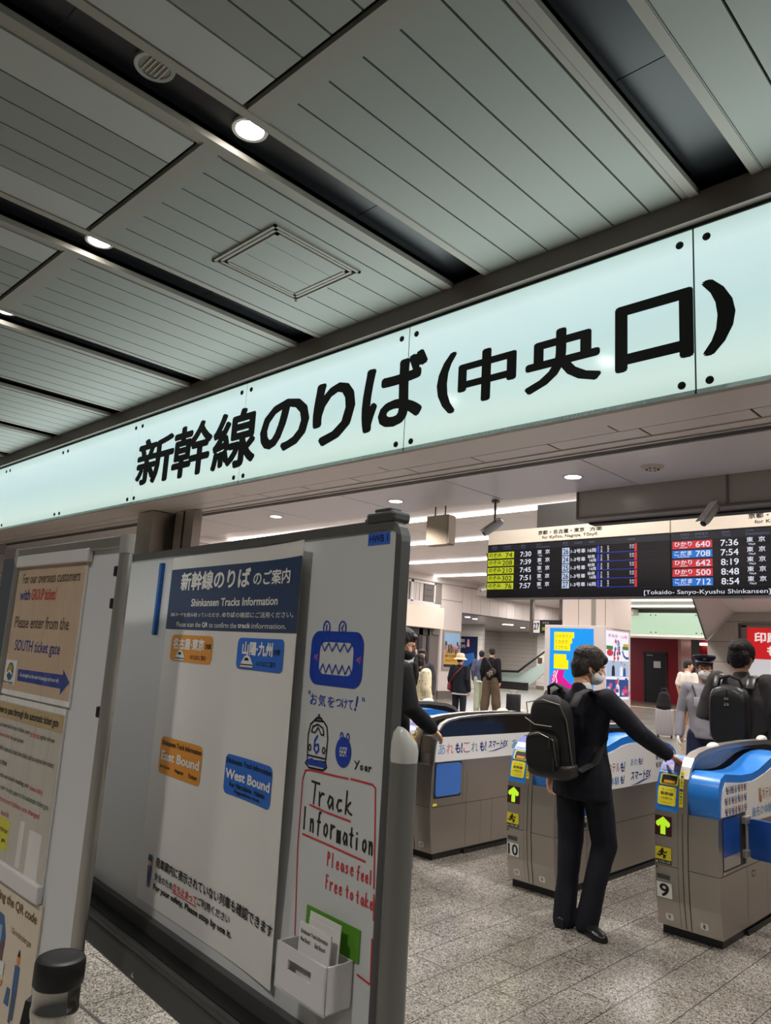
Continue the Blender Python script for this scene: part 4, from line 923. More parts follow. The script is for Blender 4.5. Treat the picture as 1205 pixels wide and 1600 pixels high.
        flat('panel_print', mb2, [mat('print_skyblue', (96, 150, 206), .5), mat('print_rose', (200, 120, 110), .5), mat('print_navy', (34, 48, 120), .5), mat('print_slate', (110, 140, 160), .5)], pp)
        mb = MB(); mb.mi = 0; mb.rect(FP, -.012, .462, .335, .738, .0015); rc = flat('flap_recess', mb, 'joint', t)
        mb = MB(); mb.prism(FP, rrpts(0, .478, .322, .728, .03), .002, .010); obj('flap_door', mb, mat('flap_blue', (62, 110, 186), .35), t)
        mb = MB(); mb.prism(FP, [(-.018, .409), (.032, .409), (.032, .426), (-.018, .426)], .001, .003); obj('side_sticker', mb, 'yellow', t)
    # front signs
    mb = MB(); mb.mi = 0; mb.poly(FF, [(x0-.0, .571), (x0+.106, .571), (x0+.106, .687), (x0, .687)], .003); cx = x0+.053
    mb.mi = 1; mb.poly(FF, [(cx-.016, .58), (cx+.016, .58), (cx+.016, .635), (cx+.028, .622), (cx+.044, .632), (cx+.044, .65), (cx, .683), (cx-.044, .65), (cx-.044, .632), (cx-.028, .622), (cx-.016, .635)], .005)
    flat('arrow_display', mb, [mat('display_maroon', (70, 22, 30), .3), mat('arrow_green', (170, 222, 40), .4, emit=.75)], t)
    mb = MB(); mb.mi = 0; mb.poly(FF, [(x0+.004, .432), (x0+.104, .432), (x0+.104, .505), (x0+.004, .505)], .003); mb.mi = 1
    mb.poly(FF, [(x0+.004, .408), (x0+.104, .408), (x0+.104, .432), (x0+.004, .432)], .003)
    g = lambda pts, w=.009: mb.stroke(FF, [(x0+.004+a, .432+b) for a, b in pts], w, .005)
    mb.disc(FF, x0+.048, .493, .007, .007, .005); g([(.044, .054), (.040, .034)], .016); g([(.040, .034), (.058, .026), (.052, .012)]); g([(.040, .034), (.030, .022), (.014, .026)]); g([(.046, .050), (.062, .042), (.072, .048)], .007); g([(.042, .052), (.028, .046), (.024, .036)], .007); g([(.06, .008), (.066, .03)], .005)
    mb.mi = 2; put(mb, FF, 'とび出し注意', x0+.026, .414, x0+.098, .427, .01, .005)
    mb.poly(FF, [(x0+.008, .413), (x0+.020, .413), (x0+.014, .427)], .005)
    flat('warning_sticker', mb, ['yellow', 'ink', 'inkw'], t)
    mb = MB(); mb.mi = 0; mb.poly(FF, [(x0+.006, .212), (x0+.102, .212), (x0+.102, .30), (x0+.006, .30)], .003); mb.mi = 1; s = str(num)
    put(mb, FF, s, x0+(.024 if len(s) == 1 else .012), .218, x0+(.084 if len(s) == 1 else .096), .294, .025, .005)
    flat('number_plate', mb, ['inkw', 'ink'], t)
    mb = MB(); mb.poly(FF, [(x0+.01, .318), (x0+.09, .318), (x0+.09, .345), (x0+.01, .345)], .002); flat('number_slot', mb, 'dkgrey', t)
    for (s, x, z) in ((str(num), x0+.075, .105), (str(small), x0+.285, .105)):
        mb = MB(); mb.poly(FF, rrpts(x-.024, z-.02, x+.024, z+.02, .012), .002, 0); put(mb, FF, s, x-.007*len(s), z-.012, x+.007*len(s), z+.012, .02, .004, mi=1)
        flat('small_number_sticker', mb, ['paper', 'ink'], t)
    mb = MB(); mb.lathe([(.007, 0), (.007, .004)], (x0+.012, GY-.044, .385), 12, (0, -1, 0)); obj('lock', mb, 'steel_dark', t)
    if kind == 'A':
        mb = MB(); mb.mi = 0; mb.rect(FP, .50, .325, .56, .36, .0012, 0); mb.rect(FP, .505, .33, .555, .355, .0016, 1); mb.disc(FP, .44, .49, .008, .012, .0015, 0); mb.rect(FP, .028, .405, .05, .42, .002, 2)
        flat('side_detail', mb, ['joint', 'steel', 'yellow'], t)
def inset2(p): return p
make_gate(-2.19, 9, 8, 'A', 'stainless ticket gate number 9 with blue top, nearest at the right edge')
make_gate(-3.302, 10, 9, 'A', 'stainless ticket gate number 10 behind the suited man with the backpack')
make_gate(-4.418, 11, 10, 'B', 'stainless ticket gate number 11 with long white printed side panel')
make_gate(-5.53, 12, 11, 'A', 'ticket gate seen only by its dark arched guard behind gate number 11')
# ------------------------------------------------------------------ mobile whiteboard with the tracks poster
AO = Vector((-2.158, 1.101, 0)); AU = Vector((.99682, -.07973, 0))
FA = frame(AO, AU, (0, 0, 1))          # s along the board, z up, d towards the viewer
t = thing('mobile_whiteboard', tuple(FA(.4, 0, -.03)), 'grey framed mobile whiteboard with the blue headed tracks poster and marker drawings', 'whiteboard')
SL, SR = -.56, 1.221
mb = MB(); mb.fbox(FA, SL+.03, .86, SR-.01, 1.82, -.02, 0); obj('writing_surface', mb, 'board', t)
mb = MB()
outer = rrpts(SL, .775, SR, 1.832, .045, 6); inn = rrpts(SL+.036, .845, SR-.012, 1.811, .014, 6); n = len(outer)
dk = mat('whiteboard_frame', (88, 87, 86), .38)
for i in range(n):
    j = (i+1) % n
    vs = [FA(*outer[i], -.022), FA(*outer[j], -.022), FA(*inn[j], -.022), FA(*inn[i], -.022), FA(*outer[i], .001), FA(*outer[j], .001), FA(*inn[j], .005), FA(*inn[i], .005)]
    mb.add(vs, [(3, 2, 1, 0), (4, 5, 6, 7), (0, 1, 5, 4), (2, 3, 7, 6)])
obj('board_frame', mb, dk, t)
mb = MB(); mb.fbox(FA, SL+.03, .862, SR-.04, .905, 0, .018); mb.fbox(FA, SL+.03, .80, SR-.03, .862, 0, .075, .008); mb.fbox(FA, SL+.03, .862, SR-.04, .878, .058, .075, .004)
tray = obj('pen_tray', mb, mat('tray_dark', (66, 65, 64), .4), t)
mb = MB(); mb.fbox(FA, SL+.03, .868, SR-.04, .876, .02, .056); obj('tray_groove', mb, 'blackp', tray)
mb = MB(); mb.lathe([(.006, 0), (.006, .003), (.003, .005)], FA(.47, .82, .075), 12, tuple(FA(0, 0, 1)-FA(0, 0, 0))); obj('screw', mb, 'chrome', tray)
mb = MB(); mb.fbox(FA, 1.118, 1.826, 1.20, 1.848, -.04, .006, .006); mb.fbox(FA, 1.135, 1.845, 1.185, 1.856, -.03, 0, .004); mb.fbox(FA, 1.11, 1.828, 1.125, 1.838, -.03, .002, .003); obj('latch', mb, 'dkgrey', t)
# legs: the right one shows beside the frame
for (a, b) in ((1.250, 1.290), (-.60, -.56)):
    mb = MB(); pts = rrpts(a, -.010, b, .034, .016, 5)
    rings = []
    for z in (.12, 1.405): rings.append([FA(x, z, y) for x, y in pts])
    mb.loft(rings); leg = obj('leg_post', mb, mat('post_grey', (132, 130, 126), .34, .4), t, 40)
    mb = MB(); rings = []
    cx = (a+b)/2
    for z, k, dz in ((1.400, 1.0, 0), (1.408, 1.04, .0), (1.425, 1.03, .006), (1.440, .9, .010), (1.447, .62, .012)): rings.append([FA(cx+(x-cx)*k, z+dz*(y-.012)/.022, .012+(y-.012)*k) for x, y in pts])
    mb.loft(rings); obj('leg_cap', mb, mat('cap_pale', (206, 204, 198), .22), leg, 50)
    mb = MB(); mb.fbox(FA, a+.005, .07, b-.005, .12, -.34, .30, .012); obj('foot_bar', mb, 'dkgrey', leg)
    for d in (-.3, .26):
        mb = MB(); mb.lathe([(.028, -.0), (.034, .01), (.034, .05), (.02, .07)], FA(cx, 0, d), 14); obj('castor', mb, 'blackp', leg, 40)
# asset sticker
mb = MB(); mb.rect(FA, 1.124, 1.784, 1.188, 1.807, .0012, 0); put(mb, FA, 'HWB 1', 1.129, 1.789, 1.183, 1.803, .012, .002, mi=1)
flat('asset_sticker', mb, [mat('sticker_blue', (62, 110, 214), .4), mat('ink_navy', (16, 24, 60), .5)], t)
# blue clip strip left of the poster
mb = MB(); mb.fbox(FA, .212, 1.592, .228, 1.795, .0, .012, .003); tag(obj('magnet_strip', mb, mat('strip_blue', (30, 92, 168), .35)), 'slim blue magnetic strip on the whiteboard left of the tracks poster', 'magnet strip')

# ---- the tracks poster, slightly curled at its right edge
t = thing('tracks_poster', tuple(FA(.6, .905, .006)), 'large white tracks information poster with dark blue heading on the whiteboard', 'poster')
def curl(x):
    return .005+.022*(max(0, x-.72)/.2)**2
def FPo(x, z, d=0.0):
    c = curl(x)*(.45+.55*min(1, max(0, (z-.93)/.3))); return FA(x+c-.005, z, c+d)
mb = MB(); nx, nz = 26, 8; xs = [.287+(.921-.287)*i/nx for i in range(nx+1)]; zs = [.928+(1.806-.928)*i/nz for i in range(nz+1)]
vs = [FPo(x, z) for z in zs for x in xs]; fs = [(j*(nx+1)+i, j*(nx+1)+i+1, (j+1)*(nx+1)+i+1, (j+1)*(nx+1)+i) for j in range(nz) for i in range(nx)]
mb.solid = False; mb.add(vs, fs)
mb.add([FPo(x, z, -.0012) for z in zs for x in xs], [tuple(reversed(f)) for f in fs]); sheet = obj('poster_sheet', mb, 'paper', t, 60)
def strip(mb, x0, z0, x1, z1, d, mi):   # follows the curl
    n = max(1, int((x1-x0)/.03))
    for i in range(n): a = x0+(x1-x0)*i/n; b = x0+(x1-x0)*(i+1)/n; mb.poly(FPo, [(a, z0), (b, z0), (b, z1), (a, z1)], d, mi)
mb = MB(); strip(mb, .2875, 1.610, .9205, 1.772, .0012, 0); flat('heading_block', mb, mat('poster_navy', (38, 60, 96), .5), sheet)
for x0, z0, x1, z1, mi in ((.332, 1.527, .557, 1.596, 0), (.677, 1.525, .877, 1.596, 1), (.336, 1.243, .560, 1.334, 0), (.672, 1.250, .872, 1.335, 1)):
    mb = MB(); r = .014; xs = [x0, x0+r*.08, x0+r*.3, x0+r*.6, x0+r]+[x0+r+(x1-x0-2*r)*i/6 for i in range(1, 6)]+[x1-r, x1-r*.6, x1-r*.3, x1-r*.08, x1]
    hh = lambda x: r-math.sqrt(max(0, r*r-max(0, max(x0+r-x, x-(x1-r)))**2))
    for a, b in zip(xs, xs[1:]): mb.poly(FPo, [(a, z0+hh(a)), (b, z0+hh(b)), (b, z1-hh(b)), (a, z1-hh(a))], .0014)
    flat('direction_label', mb, [mat('label_orange', (232, 152, 46), .5), mat('label_blue', (38, 108, 206), .5)][mi], sheet)
H = [('新幹線のりば', .353, 1.712, .708, 1.762, .03), ('のご案内', .722, 1.716, .880, 1.750, .02), ('Shinkansen Tracks Information', .424, 1.670, .836, 1.690, .022),
     ('QRコード', .312, 1.644, .385, 1.654, .03), ('を読み取っていただき、', .388, 1.643, .585, 1.654, .006), ('のりば', .592, 1.643, .652, 1.655, .03), ('の確認にご活用ください。', .655, 1.642, .906, 1.655, .006),
     ('Please scan the', .352, 1.617, .487, 1.630, .004), ('QR', .494, 1.616, .524, 1.630, .03), ('to confirm the', .531, 1.617, .664, 1.630, .004), ('track', .670, 1.618, .727, 1.630, .03), ('information.', .732, 1.618, .880, 1.630, .004),
     ('名古屋·東京', .347, 1.558, .517, 1.588, .04), ('山陽·九州', .701, 1.557, .833, 1.588, .04), ('East Bound', .347, 1.277, .553, 1.300, .035), ('West Bound', .678, 1.283, .868, 1.304, .035)]
mb = MB()
for s, a, b, c, d, w in H: put(mb, FPo, s, a, b, c, d, w, .0024)
flat('white_lettering', mb, 'inkw', sheet)
B = [('方面', .522, 1.564, .552, 1.577, .03), ('のりばのご案内', .449, 1.535, .531, 1.547, .01), ('方面', .836, 1.562, .864, 1.574, .03), ('のりばのご案内', .768, 1.535, .848, 1.547, .01),
     ('Shinkansen Track Information', .345, 1.313, .557, 1.326, .02), ('For Kyoto', .347, 1.255, .402, 1.265, .03), ('Nagoya', .430, 1.254, .478, 1.265, .03), ('Tokyo', .502, 1.252, .548, 1.264, .03),
     ('Shinkansen Track Information', .676, 1.316, .869, 1.328, .02), ('For Hiroshima  Hakata', .699, 1.267, .850, 1.278, .02), ('Kagoshima-chuo', .722, 1.254, .830, 1.264, .02),
     ('発車案内に表示されていない列車も確認できます', .380, 1.022, .918, 1.046, .022), ('安全のため', .381, .992, .479, 1.010, .022), ('ご利用ください', .606, .994, .750, 1.012, .022), ('For your safety, Please stop by use it.', .380, .966, .762, .984, .035)]
mb = MB()
for s, a, b, c, d, w in B: put(mb, FPo, s, a, b, c, d, w, .0024)
flat('black_lettering', mb, 'ink', sheet)
mb = MB(); put(mb, FPo, '立ち止まって', .481, .993, .602, 1.011, .022, .0024); mb.rect(FPo, .481, .9885, .602, .9905, .0024); flat('red_lettering', mb, mat('ink_red', (206, 40, 44), .5), sheet)
mb = MB()
for x, z in ((.391, 1.541), (.725, 1.541)):    # small train fronts on the labels
    q = lambda pts, mi, d: mb.poly(FPo, [(x+a, z+b) for a, b in pts], d, mi)
    q([(-.028, -.010), (.026, -.010), (.028, -.004), (.012, .013), (-.002, .017), (-.012, .013), (-.026, -.003)], 0, .0024)
    q([(-.012, .004), (.010, .004), (.006, .010), (-.006, .011)], 1, .003); q([(-.026, -.004), (.027, -.004), (.027, -.0065), (-.027, -.0065)], 1, .003); q([(-.030, -.012), (.030, -.012), (.026, -.010), (-.028, -.010)], 2, .003)
flat('train_icon', mb, ['inkw', 'ink', mat('grey_print', (150, 146, 142), .5)], sheet)
mb = MB(); x = .349; q = lambda pts, mi, d=.0024: mb.poly(FPo, [(x+a, b) for a, b in pts], d, mi)
q([(-.011, 1.018), (.011, 1.018), (.010, .998), (.007, .968), (.002, .968), (0, .995), (-.002, .968), (-.007, .968), (-.010, .998)], 0); mb.disc(FPo, x, 1.027, .0085, .010, .003, 1); q([(-.011, 1.031), (.011, 1.031), (.010, 1.044), (-.010, 1.044)], 0, .0034); q([(-.011, 1.030), (.012, 1.030), (.012, 1.033), (-.011, 1.033)], 2, .0038); q([(-.002, 1.016), (.002, 1.016), (0, 1.0)], 1, .003)
flat('staff_figure', mb, [mat('figure_navy', (40, 62, 120), .5), mat('figure_skin', (222, 150, 104), .5), 'ink'], sheet)

# ---- marker drawings and writing on the board (surface marks, part of the whiteboard)
wb = bpy.data.objects['mobile_whiteboard']; K = .0009
blue = mat('marker_blue', (30, 66, 172), .4, var=.12, vscale=60); blk = mat('marker_black', (26, 26, 30), .4); rd = mat('marker_red', (206, 52, 62), .4)
mb = MB()
o1 = rrpts(.962, 1.510, 1.131, 1.617, .026, 6); i1 = rrpts(.992, 1.532, 1.101, 1.596, .018, 6)
for i in range(len(o1)): j = (i+1) % len(o1); mb.poly(FA, [o1[i], o1[j], i1[j], i1[i]], K)
for ex in (1.010, 1.062):
    pts = [(ex+.011*math.cos(R(a)), 1.624+.013*math.sin(R(a))) for a in range(0, 361, 30)]; mb.stroke(FA, pts, .0032, .0013)
mb.stroke(FA, [(1.010, 1.629), (1.010, 1.618)], .004, .0015); mb.stroke(FA, [(1.066, 1.630), (1.059, 1.623), (1.065, 1.617)], .003, .0015)
zz = [(.996+.0125*i, 1.594 if i % 2 == 0 else 1.578) for i in range(9)]; mb.stroke(FA, zz, .0026, .0016)
zz = [(.996+.0105*i, 1.535 if i % 2 == 0 else 1.552) for i in range(11)]; mb.stroke(FA, zz, .0026, .0016)
for s, a, b, c, d in (('お', .972, 1.470, .996, 1.492), ('気', 1.000, 1.469, 1.024, 1.492), ('を', 1.030, 1.470, 1.052, 1.491), ('つ', 1.056, 1.473, 1.074, 1.488), ('け', 1.076, 1.471, 1.092, 1.490), ('て', 1.094, 1.471, 1.110, 1.489)): put(mb, FA, s, a, b, c, d, .006, .001)
mb.stroke(FA, [(1.122, 1.496), (1.119, 1.479)], .004, .001); mb.disc(FA, 1.117, 1.473, .0025, .003, .001)
for x in (.964, .969, 1.136, 1.141): mb.stroke(FA, [(x, 1.496), (x+.002, 1.490)], .0022, .001)
flat('blue_drawing', mb, blue, wb)
mb = MB()   # engine front with a 6
mb.stroke(FA, [(.977, 1.366), (.974, 1.41), (.980, 1.432), (.992, 1.440), (1.022, 1.441), (1.034, 1.432), (1.039, 1.41), (1.037, 1.366), (.977, 1.362), (.972, 1.356), (.984, 1.349), (1.03, 1.350), (1.042, 1.357), (1.037, 1.366)], .0036, K)
mb.stroke(FA, [(.993, 1.441), (1.0, 1.446), (1.014, 1.446), (1.02, 1.441)], .004, .0012); mb.stroke(FA, [(1.006, 1.446), (1.006, 1.452)], .005, .0012)
mb.stroke(FA, [(.985, 1.418), (.988, 1.428), (1.004, 1.434), (1.022, 1.428), (1.026, 1.416), (1.018, 1.415), (1.006, 1.428), (.996, 1.417), (.985, 1.418)], .003, .0013)
for ex in (.983, 1.029): mb.stroke(FA, [(ex+.004*math.cos(R(a)), 1.387+.006*math.sin(R(a))) for a in range(0, 361, 45)], .0026, .0013)
mb.stroke(FA, [(.978, 1.372), (1.037, 1.372)], .003, .0013)
flat('black_drawing', mb, blk, wb)
mb = MB(); mb.stroke(FA, [(1.006, 1.412), (.998, 1.402), (.998, 1.386), (1.006, 1.379), (1.013, 1.386), (1.010, 1.396), (1.0, 1.393)], .004, .0014)
mb.poly(FA, [(.978, 1.364), (.994, 1.368), (1.006, 1.362), (1.02, 1.368), (1.036, 1.363), (1.038, 1.355), (.978, 1.354)], .0011)
mb.disc(FA, 1.090, 1.392, .024, .028, .0012, seg=20)
for ex in (1.082, 1.101): mb.stroke(FA, [(ex+.004*math.cos(R(a)), 1.421+.006*math.sin(R(a))) for a in range(0, 361, 45)], .0026, .0013)
flat('blue_drawing', mb, blue, wb)
mb = MB(); mb.poly(FA, [(1.080, 1.384), (1.101, 1.385), (1.102, 1.402), (1.079, 1.400)], .002); flat('white_gap', mb, 'board', wb)
mb = MB(); zz = [(1.080+.0042*i, 1.399 if i % 2 == 0 else 1.394) for i in range(6)]; mb.stroke(FA, zz, .002, .0025); zz = [(1.080+.0042*i, 1.386 if i % 2 == 0 else 1.391) for i in range(6)]; mb.stroke(FA, zz, .002, .0025)
flat('blue_drawing', mb, blue, wb)
def pen(name, strokes, w, m):
    mb = MB()
    for i, s in enumerate(strokes): mb.stroke(FA, s, w, K+.00006*(i % 6))
    return flat(name, mb, m, wb)
def at(x, z, sx, sz, glyph): return [[(x+a*sx, z+b*sz) for a, b in st] for st in glyph]
G = {'T': [[(0, 1), (1, .98)], [(.48, .98), (.40, 0)]], 'r': [[(0, .6), (.06, 0)], [(.04, .35), (.3, .58), (.55, .56)]], 'a': [[(.55, .5), (.2, .56), (.02, .25), (.25, .02), (.52, .3), (.55, .5), (.66, .03)]],
     'c': [[(.55, .52), (.2, .5), (.05, .22), (.25, .02), (.58, .1)]], 'k': [[(.05, 1), (0, 0)], [(.5, .55), (.05, .28), (.4, .1), (.7, .04)]], 'I': [[(0, 1), (.05, 0)]], 'n': [[(0, .55), (.05, 0)], [(.04, .35), (.3, .55), (.42, .4), (.45, 0)]],
     'f': [[(.5, .98), (.25, .95), (.2, .6), (.2, -.05)], [(0, .55), (.48, .55)]], 'o': [[(.3, .55), (.05, .4), (.08, .1), (.35, .02), (.55, .25), (.45, .5), (.3, .55)]], 'm': [[(0, .55), (.03, 0)], [(.03, .4), (.2, .55), (.28, 0)], [(.28, .4), (.46, .55), (.55, 0)]],
     't': [[(.25, .9), (.25, .1), (.4, .02)], [(.02, .58), (.5, .58)]], 'i': [[(.1, .5), (.12, 0)], [(.1, .72), (.11, .76)]], 'l': [[(.1, 1), (.12, 0)]], 'e': [[(.05, .3), (.5, .32), (.4, .55), (.12, .5), (.06, .15), (.3, .0), (.55, .1)]],
     's': [[(.45, .5), (.15, .52), (.1, .36), (.42, .24), (.4, .05), (.05, .04)]], 'P': [[(.05, 1), (.08, 0)], [(.05, .98), (.45, .9), (.42, .6), (.06, .5)]], 'F': [[(.05, 1), (.08, 0)], [(.05, .98), (.5, .95)], [(.06, .55), (.4, .55)]], 'y': [[(0, .6), (.22, .2)], [(.5, .6), (.12, -.3)]], '.': [[(.1, .02), (.14, .06)]], ' ': []}
def hand(word, x, z, cw, h, slope=0.0, adv=None):
    out = []
    for i, ch in enumerate(word): xx = x+cw*i; out += at(xx, z+slope*cw*i, cw*.95, h, G[ch])
    return out
pen('black_writing', hand('Track', .998, 1.285, .0275, .040)+hand('Infor', .982, 1.234, .0215, .040)+hand('mation', 1.088, 1.232, .0185, .036), .0042, blk)
pen('black_scribble', [[(1.126, 1.381), (1.132, 1.376)], [(1.138, 1.383), (1.128, 1.367)]]+hand('oar', 1.143, 1.368, .012, .014), .0026, blk)
pen('red_frame', [[(.980, 1.037), (.967, 1.20), (.967, 1.325), (.974, 1.342), (.993, 1.345), (1.07, 1.346), (1.110, 1.347)], [(1.118, 1.348), (1.18, 1.348), (1.188, 1.343), (1.194, 1.26), (1.199, 1.18)], [(1.2, 1.17), (1.203, 1.13)], [(1.202, 1.10), (1.204, 1.03), (1.169, 1.034)], [(.997, 1.281), (1.05, 1.277), (1.124, 1.275)], [(.981, 1.224), (1.08, 1.221), (1.172, 1.217)]], .0034, rd)
pen('red_writing', hand('Please', 1.064, 1.186, .0138, .024)+hand('feel', 1.152, 1.184, .0118, .022)+hand('Free', 1.064, 1.146, .0135, .024)+hand('to', 1.124, 1.146, .013, .022)+hand('take', 1.154, 1.145, .0125, .022), .0031, rd)
mb = MB()
for s, sx in ((.981, 1), (1.118, 1)): mb.stroke(FA, [(s-.006, 1.562), (s+.006, 1.57), (s+.004, 1.558), (s-.004, 1.568)], .002, .0016)
flat('pink_marks', mb, mat('marker_pink', (206, 110, 150), .4), wb)
# green card behind the tray box, with the white leaflet box and its cards
mb = MB(); mb.fbox(FA, 1.014, 1.052, 1.172, 1.105, .001, .003); tag(obj('green_card', mb, mat('card_green', (92, 152, 44), .5)), 'green card fixed to the whiteboard behind the white leaflet box', 'card')
t = thing('leaflet_box', tuple(FA(1.085, .977, .03)), 'open white plastic box of leaflets fixed to the lower whiteboard corner', 'box')
bw = mat('box_white', (226, 222, 224), .3); b0, b1 = 1.010, 1.159; z0, z1 = .977, 1.053; th = .004
mb = MB()
mb.fbox(FA, b0, z0, b1, z0+th, .002, .062, .001); mb.fbox(FA, b0, z0, b0+th, z1, .002, .062, .001); mb.fbox(FA, b1-th, z0, b1, z1, .002, .062, .001); mb.fbox(FA, b0, z0, b1, z1, .002, .002+th, .001)
sl0, sl1, sz0, sz1 = b0+.038, b0+.108, z0+.038, z0+.056
for a, b, c, d in ((b0, z0, b1, sz0), (b0, sz1, b1, z1), (b0, sz0, sl0, sz1), (sl1, sz0, b1, sz1)): mb.fbox(FA, a, b, c, d, .062-th, .062)
obj('box_shell', mb, bw, t)
Fc = lambda dz, tilt, d0: (lambda x, z, d=0.0: FA(x, z, d0+tilt*(z-.984)+d))
for i, (x0, z1_, d0, tl) in enumerate(((1.048, 1.106, .024, -.05), (1.056, 1.098, .031, -.05), (1.052, 1.094, .044, -.03))):
    lab = ['leaflet at the back of the white box, leaning on the green card', 'leaflet in the middle of the white box', 'front leaflet in the white box with track information heading'][i]
    g = thing('leaflet', tuple(FA(x0+.05, .984, d0)), lab, 'leaflet', 'leaflets in the white box')
    Fk = Fc(0, tl, d0)
    mb = MB(); mb.prism(Fk, [(x0, .984), (x0+.092, .984), (x0+.092, z1_), (x0, z1_)], 0, .0012+.002*(i == 2)); obj('sheet', mb, 'paper', g)
    if i == 2: letters('print', Fk, [('Shinkansen Track Information', x0+.006, z1_-.016, x0+.086, z1_-.009, .02), ('West Bound', x0+.006, z1_-.029, x0+.036, z1_-.022, .02), ('East Bound', x0+.050, z1_-.029, x0+.080, z1_-.022, .02)], 'ink', g, d=.0045)
    if i == 1: letters('print', Fk, [('For Hiroshima', x0+.01, 1.03, x0+.05, 1.036), ('Hakata', x0+.02, 1.02, x0+.045, 1.026)], 'ink', g, d=.002)

# ------------------------------------------------------------------ aluminium poster stand at the far left
YBd = .87
FB = front(YBd)
t = thing('poster_stand', (-2.09, YBd, 0), 'aluminium framed white poster stand with film covered posters at the left edge', 'poster stand')
BL, BR = -2.466, -1.712
mb = MB(); mb.fbox(FB, BL+.03, .60, -1.765, 1.815, -.012, -.004); obj('stand_panel', mb, mat('panel_white', (214, 214, 216), .25), t)
for (a, b) in ((-1.768, -1.728), (BL+.008, BL+.035)):
    mb = MB(); pts = rrpts(a, -.012, b, .012, .0115, 6)
    mb.loft([[FB(x, z, -d) for x, d in [(q[0], -q[1]) for q in pts]] for z in (.05, 1.79)]); pst = obj('stand_post', mb, 'alu', t, 50)
    mb = MB(); mb.loft([[FB(x, z, d) for x, d in rrpts(a-.001, -.013, b+.001, .013, .010, 4)] for z in (1.785, 1.825, 1.832)]); obj('post_cap', mb, mat('cap_grey', (160, 158, 152), .4), pst)
    mb = MB(); mb.fbox(FB, (a+b)/2-.025, .0, (a+b)/2+.025, .05, -.25, .25, .01); obj('stand_foot', mb, 'dkgrey', pst)
for a, b in ((1.80, 1.83), (.57, .605)): mb = MB(); mb.fbox(FB, BL+.03, a, -1.766, b, -.010, .010, .003); obj('cross_rail', mb, 'alu', t)
mb = MB()
for z in (1.74, 1.66, 1.40): mb.fbox(FB, -1.785, z-.012, -1.766, z+.014, -.004, .010, .003)
obj('clip', mb, 'blackp', t)
# poster holder with film
for a, b, c in ((1.772, 1.808, -1.934), (.922, .965, -1.965)): mb = MB(); mb.fbox(FB, -2.43, a, c, b, -.003, .014, .004); obj('holder_rail', mb, mat('holder_clear', (222, 216, 216), .2), t)
tan = mat('poster_tan', (204, 178, 150), .5, var=.04); gry = mat('poster_grey', (200, 192, 180), .5, var=.03)
t1 = thing('group_ticket_poster', (-2.18, YBd-.004, 1.41), 'tan poster about group tickets, topmost on the aluminium stand', 'poster')
mb = MB(); mb.fbox(FB, -2.427, 1.395, -1.953, 1.775, -.003, .002); obj('poster_sheet', mb, 'paper', t1)
mb = MB(); mb.rect(FB, -2.425, 1.41, -1.957, 1.773, .0026); flat('tan_print', mb, tan, t1)
letters('dark_lettering', FB, [('For our overseas customers', -2.385, 1.722, -1.985, 1.752, .014), ('Please enter from the', -2.398, 1.590, -2.015, 1.625, .014)], mat('ink_brown', (92, 70, 58), .5), t1, d=.0032)
letters('blue_lettering', FB, [('with', -2.39, 1.672, -2.31, 1.705, .02), ('SOUTH ticket gate', -2.372, 1.514, -2.050, 1.556, .016)], mat('ink_blue', (48, 62, 138), .5), t1, d=.0032)
letters('red_lettering', FB, [('GROUP tickets!', -2.30, 1.672, -2.125, 1.706, .02)], mat('ink_red2', (200, 64, 60), .5), t1, d=.0032)
mb = MB(); mb.poly(FB, [(-2.315, 1.439), (-2.014, 1.438), (-2.014, 1.422), (-1.965, 1.457), (-2.012, 1.488), (-2.010, 1.474), (-2.32, 1.472)], .0032, 0)
put(mb, FB, 'Go straight to the end of passage and turn left', -2.30, 1.449, -2.03, 1.463, .01, .0040, mi=1); flat('arrow_print', mb, [mat('arrow_navy', (44, 66, 146), .5), 'inkw'], t1)
mb = MB(); mb.rect(FB, -2.42, 1.425, -2.335, 1.495, .003, 0); mb.disc(FB, -2.378, 1.462, .026, .026, .0036, 1); mb.disc(FB, -2.378, 1.470, .018, .012, .0042, 2); mb.stroke(FB, [(-2.398, 1.455), (-2.38, 1.464), (-2.36, 1.455)], .006, .0046, 0); put(mb, FB, 'Shin-Osaka', -2.42, 1.427, -2.345, 1.434, .02, .004, mi=3)
flat('badge_print', mb, ['paper', mat('badge_blue', (70, 96, 120), .5), mat('badge_gold', (176, 150, 60), .5), 'ink'], t1)
t2 = thing('gate_rules_poster', (-2.2, YBd-.004, .94), 'pale text poster on passing the gate, below the tan poster', 'poster')
mb = MB(); mb.fbox(FB, -2.45, .94, -1.966, 1.389, -.003, .002); obj('poster_sheet', mb, 'paper', t2)
mb = MB(); mb.rect(FB, -2.448, .945, -1.969, 1.375, .0026, 0); mb.rect(FB, -2.448, 1.328, -1.969, 1.372, .003, 1); mb.rect(FB, -2.3, .99, -2.218, 1.07, .003, 2)
mb.rect(FB, -2.15, .97, -2.12, 1.085, .003, 3); mb.rect(FB, -2.085, .955, -2.005, 1.075, .003, 3)
flat('print_ground', mb, [gry, mat('tan_band', (190, 166, 122), .5), mat('lime_block', (214, 206, 40), .5), 'paper'], t2)
letters('dark_lettering', FB, [('how to pass through the automatic ticket gate', -2.50+.08, 1.335, -1.995, 1.362, .022), ('Please insert all of your tickets, your', -2.42, 1.300, -2.17, 1.316), ('together with your', -2.10, 1.297, -2.005, 1.313), ('for each person.', -2.30, 1.272, -2.205, 1.288),
   ('(Insert both a seat and a basic fare ticket, and an express fare ticket.)', -2.42, 1.236, -1.988, 1.254), ('at one time', -2.40, 1.202, -2.302, 1.218), ('IC cards use touch reading and', -2.38, 1.166, -2.13, 1.182)], 'ink', t2, d=.0036, bold=.008)
